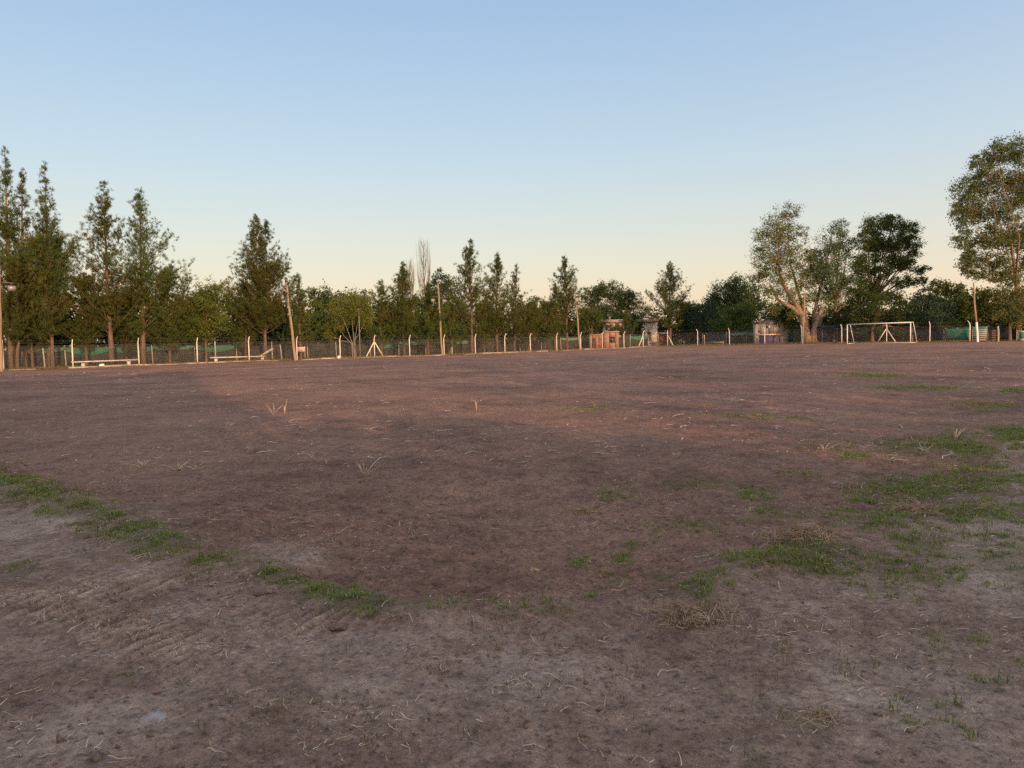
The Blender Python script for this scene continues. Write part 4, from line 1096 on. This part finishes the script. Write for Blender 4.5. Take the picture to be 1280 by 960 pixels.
# --- the forked gum
def gum():
    D = fd(1015, 2, 4.5); k = D / F
    t = broadleaf('gum_tree', 'huge pale forked gum tree with flared orange-lit trunk left of the goal', 1015, D,
      [(975,278,18,20),(988,264,14,11),(960,300,20,22),(985,305,22,24),(965,335,24,24),(950,320,12,16),(996,330,20,22),(985,362,24,20),(1004,292,9,12),(960,362,12,12),
       (1020,372,20,13),(1048,378,24,13),(1008,345,12,18),(970,385,12,9),(992,392,10,8),(1040,392,14,8),(955,345,10,14)],
      'euc', .2, 30000, limbs=False, seed=50, gap=.25)
    b = np.array(t.location)
    P = lambda x, y, dy=0.0: at(x, y, D) - b + np.array([0, dy, 0])
    tr = MB()
    def limb(pts, r, n=9): tr.tube(pts, r, n, cap=True)
    r2 = np.random.default_rng(51)
    # two great stems rising from one broad foot, a sawn pale limb and a broken stub to the right
    limb([P(1009,430), P(1008,420), P(1005,408), P(1001,392), P(994,378), P(985,366), P(975,345), P(972,320), P(974,290)], np.array([8.2,6.2,4.6,3.7,2.8,2.2,1.5,.9,.3]) * k, 10)
    limb([P(1001,396), P(990,384), P(980,380), P(972,374), P(962,355)], np.array([3.4,2.9,2.3,1.6,.6]) * k)
    limb([P(1014,431,-.3), P(1015,420,-.4), P(1017,408,-.5), P(1022,394,-.6), P(1026.5,384,-.6)], np.array([5.0,4.2,3.3,2.7,2.3]) * k)
    limb([P(1019,431,.4), P(1022,418,.4), P(1024,406,.4), P(1029,396,.5), P(1036,392,.2), P(1046,390,0), P(1052,384,0), P(1058,374,0)], np.array([6,4.7,3.8,3.0,1.9,1.4,1.0,.6]) * k)
    limb([P(1020,412,.6), P(1022,390,1.0), P(1028,365,1.2), P(1036,335,1.2), P(1041,305,1.0), P(1044,288,1)], np.array([3.6,2.4,1.6,1.0,.6,.25]) * k)
    limb([P(1012,415,.5), P(1010,390,1.2), P(1002,362,1.4), P(993,330,1.4), P(989,300,1), P(988,272,1)], np.array([3.6,2.4,1.6,1.0,.6,.2]) * k)
    for _ in range(9):   # root flare
        a = r2.uniform(0, 6.28); x = np.array([math.cos(a), math.sin(a) * .8, 0])
        tr.tube([x * 9.5 * k + [0, 0, -.15] + P(1014, 431), x * 6 * k + P(1014, 427), x * 4 * k + P(1014, 420)], np.array([1.2, 2.2, 1.6]) * k, 6)
    for _ in range(26):
        s = [P(974, 330), P(989, 320), P(1036, 335), P(1002, 362), P(972, 345), P(1028, 365)][int(r2.integers(0, 6))]
        e = s + np.array([r2.normal(0, 14) * k, r2.normal(0, 10) * k, r2.uniform(8, 38) * k])
        tr.tube([s, (s + e) / 2 + r2.normal(0, 2 * k, 3), e], [.6 * k, .4 * k, .08 * k], 4, cap=False)
    tr.build('trunk', M['bark_pale'], t, smooth=True)
gum()
M['gum_dark'] = leaf_mat('cool_gum_leaves', (.036, .058, .03), (.09, .125, .058))
broadleaf('gum_tree', 'cooler green rounded gum crown between the forked gum and the tall dark tree', 1042, fd(1042, 2, 7.0),
  [(1040,300,18,20),(1054,286,13,12),(1030,322,20,20),(1058,318,16,20),(1035,350,26,20),(1062,350,16,18),(1014,338,14,20),(1028,345,14,26),(1050,365,22,14),(1020,318,12,12)],
  'gum_dark', .2, 21000, bark='bark_pale', trunk_r=.2, fork=.35, seed=63, gap=.25)
broadleaf('broadleaf_tree', 'tall dark spreading tree directly behind the goal', 1092, fd(1095, 2, 10), [(1098,282,19,15),(1086,302,17,16),(1116,280,12,11),(1134,292,14,15),(1141,312,13,10),(1108,312,20,16),(1122,328,14,12),(1118,304,15,13),(1132,330,15,8),(1152,336,12,6),(1084,332,16,20),(1105,340,14,10),(1124,352,16,7),(1146,352,12,6),(1086,358,16,14),(1100,374,26,10),(1078,368,14,12)],
  'mid', .21, 46000, trunk_r=.2, fork=.33, seed=52, gap=.35)
broadleaf('broadleaf_tree', 'low dark tree under the tall one behind the crossbar', 1090, fd(1090, 2, 4.6), [(1075,395,20,18),(1100,388,22,16),(1125,394,22,16),(1088,408,24,12),(1118,410,24,12)], 'dark', .26, 9500, seed=53)
broadleaf('broadleaf_tree', 'dark tree between the gum and the crossbar', 1060, fd(1060, 2, 8.6), [(1050,398,16,14),(1066,388,16,18),(1040,404,12,10)], 'dark', .26, 4500, seed=54)
broadleaf('broadleaf_tree', 'greyish green tree right of the goal', 1160, fd(1160, 2, 12), [(1160,385,20,18),(1178,392,18,16),(1150,400,18,14),(1168,406,22,10)], 'bluish', .26, 7000, seed=55)
broadleaf('broadleaf_tree', 'bright-topped green tree on the skyline right of the goal', 1178, fd(1178, 2, 26), [(1172,362,18,12),(1192,364,16,13),(1160,374,14,12),(1204,376,12,12),(1182,384,26,14)], 'mid', .3, 7500, seed=56)
broadleaf('broadleaf_tree', 'dark green tree behind the leaning white-based pole', 1222, fd(1222, 2, 16), [(1212,384,16,14),(1230,374,18,16),(1220,400,22,14),(1240,392,16,16)], 'mid', .28, 7500, seed=57)
broadleaf('broadleaf_tree', 'rusty olive tree hanging over the fence at the right edge', 1262, fd(1262, 2, 4.5), [(1258,370,18,16),(1275,376,18,20),(1252,392,16,16),(1272,400,20,14),(1290,385,18,24)], 'euc', .2, 9000, trunk_r=.2, seed=58)
broadleaf('shrub', 'low yellowish bush behind the green netting screen', 1188, fd(1188, 2, 6.5), [(1186,402,10,6),(1194,404,8,5),(1178,406,9,5)], 'casuarina_green', .18, 2200, fork=.1, trunk_r=.05, seed=59, cat='bush')

def big_gum():
    D = fd(1262, 2, 10); k = D / F
    t = broadleaf('gum_tree', 'towering gum tree with fan of bare limbs at the right edge', 1272, D,
      [(1225,205,16,15),(1248,190,20,16),(1272,192,22,20),(1212,235,18,18),(1240,225,22,20),(1268,228,24,20),(1206,268,14,20),(1230,262,22,20),(1258,262,24,20),(1290,240,22,34),
       (1208,300,14,16),(1232,298,20,18),(1260,296,22,18),(1222,326,16,11),(1248,326,20,12),(1285,300,20,26),(1282,330,18,12),(1212,318,10,9),(1215,342,15,9),(1240,346,16,8),(1262,345,18,12),(1205,330,9,12)],
      'euc2', .21, 62000, limbs=False, seed=60, gap=.25)
    b = np.array(t.location); P = lambda x, y, dy=0.0: at(x, y, D) - b + np.array([0, dy, 0])
    tr = MB(); r2 = np.random.default_rng(61)
    def limb(pts, r): tr.tube(pts, np.array(r) * k, 8, cap=False)
    limb([P(1273,432), P(1273,400), P(1272,370), P(1270,345)], [4.4, 3.6, 3.2, 2.6])
    for tip, mid in (((1215,225),(1243,320)),((1205,275),(1240,335)),((1225,205),(1250,300)),((1245,190),(1256,290)),((1262,185),(1262,280)),((1278,190),(1272,280)),((1212,310),(1244,342)),((1300,230),(1284,300)),((1232,190),(1254,300))):
        mx = P(*mid, r2.normal(0, 1.2)); e = P(*tip, r2.normal(0, 2.5)); s = P(1270, 350)
        c = s * .5 + mx * .5 + [0, 0, -.3]
        tr.tube([s, c, mx, mx * .45 + e * .55 + r2.normal(0, .3, 3), e], np.array([1.4, .85, .5, .32, .08]) * k, 6, cap=False)
        for _ in range(5):
            u = r2.uniform(0, 1); q = mx * (1 - u) + e * u; f = q + np.array([r2.normal(0, 12), r2.normal(0, 10), r2.uniform(4, 22)]) * k
            tr.tube([q, (q + f) / 2 + r2.normal(0, k, 3), f], np.array([.4, .28, .06]) * k, 4, cap=False)
    tr.build('trunk', M['bark_pale'], t, smooth=True)
big_gum()

# --- bare twig spires (leafless poplars)
def bare(label, px, pyt, D, w, seed):
    r2 = np.random.default_rng(seed)
    tp = at(px, pyt, D); b = at(px, 436, D); b[2] = tz(b[0], b[1]); H = tp[2] - b[2]
    t = thing('bare_poplar', label, 'tree', b)
    tr, tw = MB(), MB()
    tr.tube([[0, 0, -.2], [.05, 0, H * .4], [-.05, .05, H * .75], [0, 0, H]], [.16, .11, .05, .012], 6)
    for _ in range(46):
        q = r2.uniform(.35, .93); az = r2.uniform(0, 6.28); d = np.array([math.cos(az), math.sin(az), 0]); ln = H * (1 - q) * r2.uniform(.6, 1.0) + .6
        a = np.array([0, 0, q * H]); m = a + d * w * r2.uniform(.5, 1) * (1.15 - q) + [0, 0, ln * .45]; e = m + d * .08 * w + [0, 0, ln * .5]
        tw.tube([a, (a + m) / 2 + [0, 0, -.1], m, e], [.026, .022, .016, .005], 3, cap=False)
        for _ in range(3):
            u = r2.uniform(.2, 1); p = a * (1 - u) + m * u; f = p + d * r2.uniform(.05, .3) + r2.normal(0, .18, 3) + [0, 0, r2.uniform(.4, 1.1)]
            tw.tube([p, f], [.014, .004], 3, cap=False)
    tr.build('trunk', M['bark'], t, smooth=True); tw.build('twigs', M['twig'], t)
bare('tall leafless poplar rising as a twig spire left of the pair-lamp pole', 533, 299, fd(533, 1, 9), 1.7, 81)
bare('smaller leafless twig tree right of the neat conical she-oak', 515, 326, fd(515, 1, 9), 1.3, 82)

# --- distant woodland that closes the view behind everything (reads as one mass)
def woodland():
    r2 = np.random.default_rng(99)
    mb = MB()
    def belt(a, b, n, hmin, hmax, m, leaf):
        u = r2.uniform(0, 1, n)
        P = a + (b - a) * u[:, None] + r2.normal(0, 2.0, (n, 2))
        hh = hmin + (hmax - hmin) * (.5 + .5 * np.sin(u * 37 + 2 * np.sin(u * 91)))
        c = np.column_stack([P, r2.uniform(.05, 1, n) * hh])
        q = r2.normal(size=(n, m, 3)) * [.75, .75, .5]
        Q = (c[:, None] + q).reshape(-1, 3); k = len(Q)
        d = unit(r2.normal(size=(k, 3))); s = unit(np.cross(d, r2.normal(size=(k, 3)))); sz = leaf * r2.uniform(.6, 1.3, k)[:, None]
        V = np.stack([Q, Q + d * sz * .5 + s * sz * .3, Q + d * sz, Q + d * sz * .5 - s * sz * .3], 1).reshape(-1, 3)
        mb.add(V, q=np.arange(k * 4).reshape(-1, 4))
    belt(P0 - D1 * 60 + OUT1 * 17, CORNER + OUT1 * 19 - D1 * 30, 1900, 4.6, 7.6, 46, .5)
    belt(CORNER + OUT1 * 30 - D1 * 30, CORNER + OUT2 * 34 + OUT1 * 10, 600, 3.5, 6.0, 46, .52)
    belt(CORNER + OUT2 * 24 - D2 * 8, CORNER + OUT2 * 18 + D2 * 90, 1200, 3.5, 6.2, 46, .5)
    return mb.build('far_woodland', M['dark'], kind='stuff')
woodland()

# unseen foliage added behind the camera, shaped to throw shade over the ground
def rear_belt():
    r2 = np.random.default_rng(123)
    mb = MB()
    n = 2300
    x = r2.uniform(-32, 9.2, n); y = -18 + r2.normal(0, .8, n)
    z = r2.uniform(0.1, 11.2, n) + .5 * np.sin(x)
    x2 = r2.uniform(8, 50, 1500); y2 = -18 + r2.normal(0, .7, 1500); z2 = np.where(r2.random(1500) < .9, r2.uniform(.1, 4.3, 1500), r2.uniform(4.2, 5.4, 1500))
    # an unseen thin canopy, added further along only to dim the low sun
    x3 = r2.uniform(15, 75, 620); x3 = np.where(r2.random(620) < np.clip((x3 - 15) / 9, 0, 1), x3, x3 + 12); y3 = -19 + r2.normal(0, 1.6, 620); z3 = r2.uniform(3, 15, 620)
    c = np.column_stack([np.concatenate([x, x2, x3]), np.concatenate([y, y2, y3]), np.concatenate([z, z2, z3])])
    m = 20; q = r2.normal(size=(len(c), m, 3)) * np.where(np.arange(len(c)) < len(c) - 620, .38, 1.0)[:, None, None]
    Q = (c[:, None] + q).reshape(-1, 3); Q[:, 2] = np.maximum(Q[:, 2], .02); k = len(Q)
    d = unit(r2.normal(size=(k, 3))); s = unit(np.cross(d, r2.normal(size=(k, 3)))); sz = .58 * r2.uniform(.6, 1.3, k)[:, None]
    V = np.stack([Q, Q + d * sz * .5 + s * sz * .35, Q + d * sz, Q + d * sz * .5 - s * sz * .35], 1).reshape(-1, 3)
    mb.add(V, q=np.arange(k * 4).reshape(-1, 4)).build('added_shade_belt', M['dark'], kind='stuff')
rear_belt()

# ------------------------------------------------------------------ ground cover
def blades(mb, P, h, w, r2, lean=.5):
    n = len(P)
    az = r2.uniform(0, 2 * PI, n); d = np.stack([np.cos(az), np.sin(az), np.zeros(n)], -1)
    s = np.stack([-np.sin(az), np.cos(az), np.zeros(n)], -1)
    ln = (r2.uniform(.1, 1, n) * lean)[:, None]; hh = h[:, None]; ww = w[:, None]
    up = np.array([0, 0, 1.0])
    m = P + d * hh * ln * .35 + up * hh * .6; t = P + d * hh * ln * 1.0 + up * hh * (1 - .35 * ln)
    V = np.stack([P - s * ww / 2, P + s * ww / 2, m + s * ww * .4, m - s * ww * .4, t], 1).reshape(-1, 3)
    k = np.arange(n)[:, None] * 5
    mb.add(V, q=np.array([[0, 1, 2, 3]]) + k, t=np.array([[3, 2, 4]]) + k)

def patch_points(lst, per_m2, r2, cap):
    out = []
    for px, py, rx, ry, d in lst:
        c = on_ground(px, py)
        ax = np.linalg.norm(on_ground(px + rx, py - .0235 * rx) - c); ay = max(.5 * np.linalg.norm(on_ground(px, py - ry) - on_ground(px, py + ry)), .08)
        n = int(min(cap, PI * ax * ay * per_m2 * d))
        a = math.atan2(c[0], c[1])
        ex, ey = r2.normal(0, .55, n) * ax, r2.normal(0, .55, n) * ay
        out.append(np.stack([c[0] + ex * math.cos(a) + ey * math.sin(a), c[1] - ex * math.sin(a) + ey * math.cos(a)], -1))
    return np.vstack(out)

def put(P): return np.column_stack([P, terrain(P[:, 0], P[:, 1])])

def ground_cover():
    r2 = np.random.default_rng(7)
    g = MB()
    T = patch_points(PATCH, 330, r2, 800)
    keep = r2.random(len(T)) < np.clip(.6 + .9 * vnoise(T[:, 0], T[:, 1], .18, 55), .1, 1)
    T = T[keep]
    m = 13
    B = np.repeat(T, m, 0) + r2.normal(0, .022, (len(T) * m, 2))
    dist = np.hypot(B[:, 0], B[:, 1])
    h = r2.uniform(.012, .042, len(B)) * np.repeat(r2.uniform(.6, 1.5, len(T)), m)
    blades(g, put(B), h, r2.uniform(.003, .006, len(B)) * (1 + .04 * dist), r2, .9)
    g.build('grass', M['grass'], kind='stuff')
    # dry grass: piles, fringes along the fences
    dmb = MB()
    T = patch_points(DRY, 90, r2, 260); m = 8
    B = np.repeat(T, m, 0) + r2.normal(0, .03, (len(T) * m, 2))
    dist = np.hypot(B[:, 0], B[:, 1])
    blades(dmb, put(B), r2.uniform(.02, .07, len(B)), r2.uniform(.0018, .0035, len(B)) * (1 + .05 * dist), r2, 1.6)
    n = 15000
    s = r2.uniform(0, L1, n); P = START1 + D1 * s[:, None] + OUT1 * (r2.gamma(1.2, 1.3, n) - .55)[:, None]
    blades(dmb, put(P), r2.uniform(.08, .34, n) * (.4 + .6 * (vnoise(P[:, 0], P[:, 1], 3, 66) > -.1)), r2.uniform(.012, .03, n), r2, .6)
    n = 9000
    s = r2.uniform(0, 46, n); P = CORNER + D2 * s[:, None] + OUT2 * (r2.gamma(1.3, 1.6, n) - 1.2)[:, None]
    blades(dmb, put(P), r2.uniform(.07, .3, n), r2.uniform(.012, .03, n), r2, .6)
    dmb.build('dry_grass', M['drygrass'], kind='stuff')
    # straw and roots lying about
    st = MB()
    def top(P):
        z = terrain(P[:, 0], P[:, 1])
        for dx, dy in ((.012, 0), (-.012, 0), (0, .012), (0, -.012)): z = np.maximum(z, terrain(P[:, 0] + dx, P[:, 1] + dy))
        return z
    def straw(P, L, W, arc):
        n = len(P); az = r2.uniform(0, 2 * PI, n); k = r2.normal(0, arc, n)
        pts = [P]; a = az.copy(); z0 = top(P); cur = P.copy(); seq = [np.column_stack([cur, z0 + .005])]
        for i in range(4):
            cur = cur + np.stack([np.cos(a), np.sin(a)], -1) * (L / 4)[:, None]; a = a + k * .5
            lift = np.abs(r2.normal(0, .09, n)) * L
            seq.append(np.column_stack([cur, top(cur) + .006 + lift * (.5 if i < 3 else .3)]))
        a = az.copy(); V = []
        for i, q in enumerate(seq):
            sd = np.stack([-np.sin(a), np.cos(a), np.full(n, .35)], -1) * (W * (1 - .15 * i))[:, None] / 2
            V += [q - sd, q + sd]; a = a + k * .5
        V = np.stack(V, 1).reshape(-1, 3); b = np.arange(n)[:, None, None] * 10
        st.add(V, q=(np.array([[0, 1, 3, 2], [2, 3, 5, 4], [4, 5, 7, 6], [6, 7, 9, 8]])[None] + b).reshape(-1, 4))
    # scattered thinly over everything near, thick in the dry patches
    n = 26000
    r = 2.4 + 24 * r2.random(n) ** 1.5; a = np.radians(r2.uniform(-37, 37, n)); P = np.stack([r * np.sin(a), r * np.cos(a)], -1)
    P = P[r2.random(n) < np.clip(.2 + 1.0 * vnoise(P[:, 0], P[:, 1], .55, 61), .04, 1)]
    dist = np.hypot(P[:, 0], P[:, 1]); n = len(P)
    straw(P, r2.gamma(1.3, .022, n) + .01, r2.uniform(.0013, .0034, n) * (1 + .07 * dist), .4)
    P = patch_points(DRY, 170, r2, 420); dist = np.hypot(P[:, 0], P[:, 1]); n = len(P)
    straw(P, r2.gamma(1.8, .023, n) + .012, r2.uniform(.0015, .0036, n) * (1 + .06 * dist), .55)
    n = 2600   # stubble further out on the pitch
    r = r2.uniform(10, 60, n); a = np.radians(r2.uniform(-37, 37, n)); P = np.stack([r * np.sin(a), r * np.cos(a)], -1)
    P = P[r2.random(n) < np.clip(.3 + 1.1 * vnoise(P[:, 0], P[:, 1], 4.0, 62), .03, 1)]
    dist = np.hypot(P[:, 0], P[:, 1]); n = len(P)
    straw(P, r2.gamma(2.0, .05, n) + .04, .004 + .0006 * dist, .8)
    st.build('straw', M['straw'], kind='stuff')
    # crumbs and clods of earth
    cl = MB(); n = 7000
    r = 2.4 + 18 * r2.random(n) ** 1.6; a = np.radians(r2.uniform(-37, 37, n)); P = np.stack([r * np.sin(a), r * np.cos(a)], -1)
    P = P[r2.random(n) < np.clip(.3 + 1.2 * vnoise(P[:, 0], P[:, 1], .9, 63), .04, 1)]
    n = len(P); R = r2.gamma(1.6, .0032, n) + .002; C = put(P); C[:, 2] += R * .1
    oct_ = np.array([[1,0,0],[-1,0,0],[0,1,0],[0,-1,0],[0,0,.8],[0,0,-.8]], float)
    V = C[:, None] + oct_[None] * R[:, None, None] * r2.uniform(.6, 1.35, (n, 6, 1)) + r2.normal(0, .18, (n, 6, 3)) * R[:, None, None]
    F_ = np.array([[0,2,4],[2,1,4],[1,3,4],[3,0,4],[2,0,5],[1,2,5],[3,1,5],[0,3,5]])
    cl.add(V.reshape(-1, 3), t=(F_[None] + np.arange(n)[:, None, None] * 6).reshape(-1, 3))
    cl.build('crumbs', M['clod'], kind='stuff')
ground_cover()

# single things lying on the near ground
def lump(name, label, cat, px, py, r, mat, seed, flat=.6):
    r2 = np.random.default_rng(seed)
    p = on_ground(px, py, tz(*on_ground(px, py)))
    m, n = 14, 22; V = []
    for i in range(m + 1):
        th = PI * i / m
        for j in range(n):
            ph = 2 * PI * j / n
            ux, uy, uz = math.sin(th) * math.cos(ph), math.sin(th) * math.sin(ph), math.cos(th)
            nz = sum(a_ * float(vnoise(np.array([ux * 1.3 + uz * .7 + seed]), np.array([uy * 1.3 - uz * .9]), w_, seed)[0]) for w_, a_ in ((.9, .3), (.4, .22), (.17, .16)))
            k = r * (.95 + nz) * r2.uniform(.95, 1.05)
            V.append([k * math.sin(th) * math.cos(ph) * 1.25, k * math.sin(th) * math.sin(ph), k * math.cos(th) * flat + r * flat * .45])
    q = [[i*n+j, (i+1)*n+j, (i+1)*n+(j+1) % n, i*n+(j+1) % n] for i in range(m) for j in range(n)]
    o = MB().add(V, q=q).build(name, mat, loc=[p[0], p[1], tz(p[0], p[1])])
    tag(o, label, cat)
lump('earth_clod', 'large dark earth clod at the end of the left grass rim', 'clod', 330, 740, .05, M['clod'], 201, .5)
lump('earth_clod', 'upturned dark clod below the green tufts left of centre', 'clod', 420, 788, .036, M['clod'], 202, .55)
lump('earth_clod', 'rusty brown clod on the pitch above the centre tufts', 'clod', 670, 713, .03, M['straw_brown'], 203, .6)
lump('earth_clod', 'tiny reddish brick chip on the soil at the lower left', 'stone', 196, 867, .011, M['door_red'], 204, .5)
lump('flat_stone', 'pale bluish flat stone half buried at the lower left', 'stone', 192, 899, .052, M['stone'], 205, .1)

def dry_pile(label, px, py, rx, n, seed, h=.12):
    r2 = np.random.default_rng(seed)
    p = on_ground(px, py); base = np.array([p[0], p[1], tz(*p)])
    mb = MB()
    for _ in range(n):
        c = np.array([r2.normal(0, rx * .45), r2.normal(0, rx * .3), 0]); c[2] = abs(r2.normal(0, h * .35)) * math.exp(-(c[0] / rx) ** 2 * 2) + .01
        d = unit(np.array([r2.normal(), r2.normal(), r2.normal(0, .22)])); L = r2.uniform(.05, .16)
        mid = c + d * L * .5 + r2.normal(0, .02, 3); e = c + d * L + r2.normal(0, .02, 3) - [0, 0, .01]
        w = r2.uniform(.0012, .0026); s = unit(np.cross(d, r2.normal(size=3))) * w
        mb.add([c - s, c + s, mid + s, mid - s, e + s * .5, e - s * .5], q=[[0, 1, 2, 3], [3, 2, 4, 5]])
    o = mb.build('dry_grass_heap', M['straw_brown'], loc=base); tag(o, label, 'grass heap')
dry_pile('brown heap of dead grass on the green patch at right', 1010, 676, .3, 1000, 211, .12)
dry_pile('tangled heap of dry stalks at the pitch rim right of centre', 868, 768, .26, 420, 212, .03)
dry_pile('small rusty heap of dead grass on the pitch', 735, 632, .2, 200, 213, .035)
dry_pile('coil of pale dead stalks lying in the right foreground', 1016, 892, .11, 45, 214, .03)
dry_pile('pale bundle of dead stems at the lower left', 192, 796, .08, 50, 215, .012)
dry_pile('heap of straw among weeds at the right', 1150, 640, .28, 300, 216, .04)

def weed(label, px, py, hpx, n, seed, spread=.5, mat='straw'):
    p = on_ground(px, py); base = np.array([p[0], p[1], tz(*p)]); D = p[1]; H = hpx * D / F
    r2 = np.random.default_rng(seed); mb = MB()
    for _ in range(n):
        d = np.array([r2.normal(0, spread), r2.normal(0, spread), 1.0]); L = H * r2.uniform(.5, 1.1)
        a = np.array([r2.normal(0, .03 * H), r2.normal(0, .03 * H), -.01]); m = a + d * L * .55; e = a + d * L + np.array([d[0], d[1], -.5]) * L * .18
        mb.tube([a, m, e], np.array([1, .8, .35]) * max(.0035, .0009 * D ** .5 + .0004 * D * .6), 3)
    o = mb.build('dry_weed', M[mat], loc=base); tag(o, label, 'weed')
weed('pair of dead weed stalks on the sunlit strip at left', 356, 516, 20, 4, 221, .25)
weed('thin pale stalk standing alone on the pitch right of centre', 596, 512, 17, 3, 222, .15)
weed('yellow tuft of dry stalks on the sunlit strip', 391, 573, 15, 7, 223, .15)
weed('splayed fan of dry stalks on the pitch below the sunlit strip', 455, 592, 24, 8, 224, .7)
weed('short row of dead stubble stalks on the dark pitch at left', 180, 583, 14, 9, 225, .6)
weed('second clump of stubble right of the first in the row at left', 222, 586, 12, 10, 226, .7)
weed('third stubble clump at the right end of the row at left', 245, 586, 11, 7, 227, .7)
weed('tall straw-coloured weed standing in the green patch at far right', 1194, 552, 20, 8, 228, .35)
weed('pale bent weed stem left of the tall straw-coloured weed', 1154, 566, 22, 4, 229, .3)
weed('thin weed stalk before the sunlit strip', 342, 516, 14, 4, 230, .3)
weed('lone short stalk right of the yellow tuft', 408, 578, 12, 2, 231, .1)
weed('drooping dry weed at the upper right of the pitch', 1030, 562, 14, 6, 232, .6)
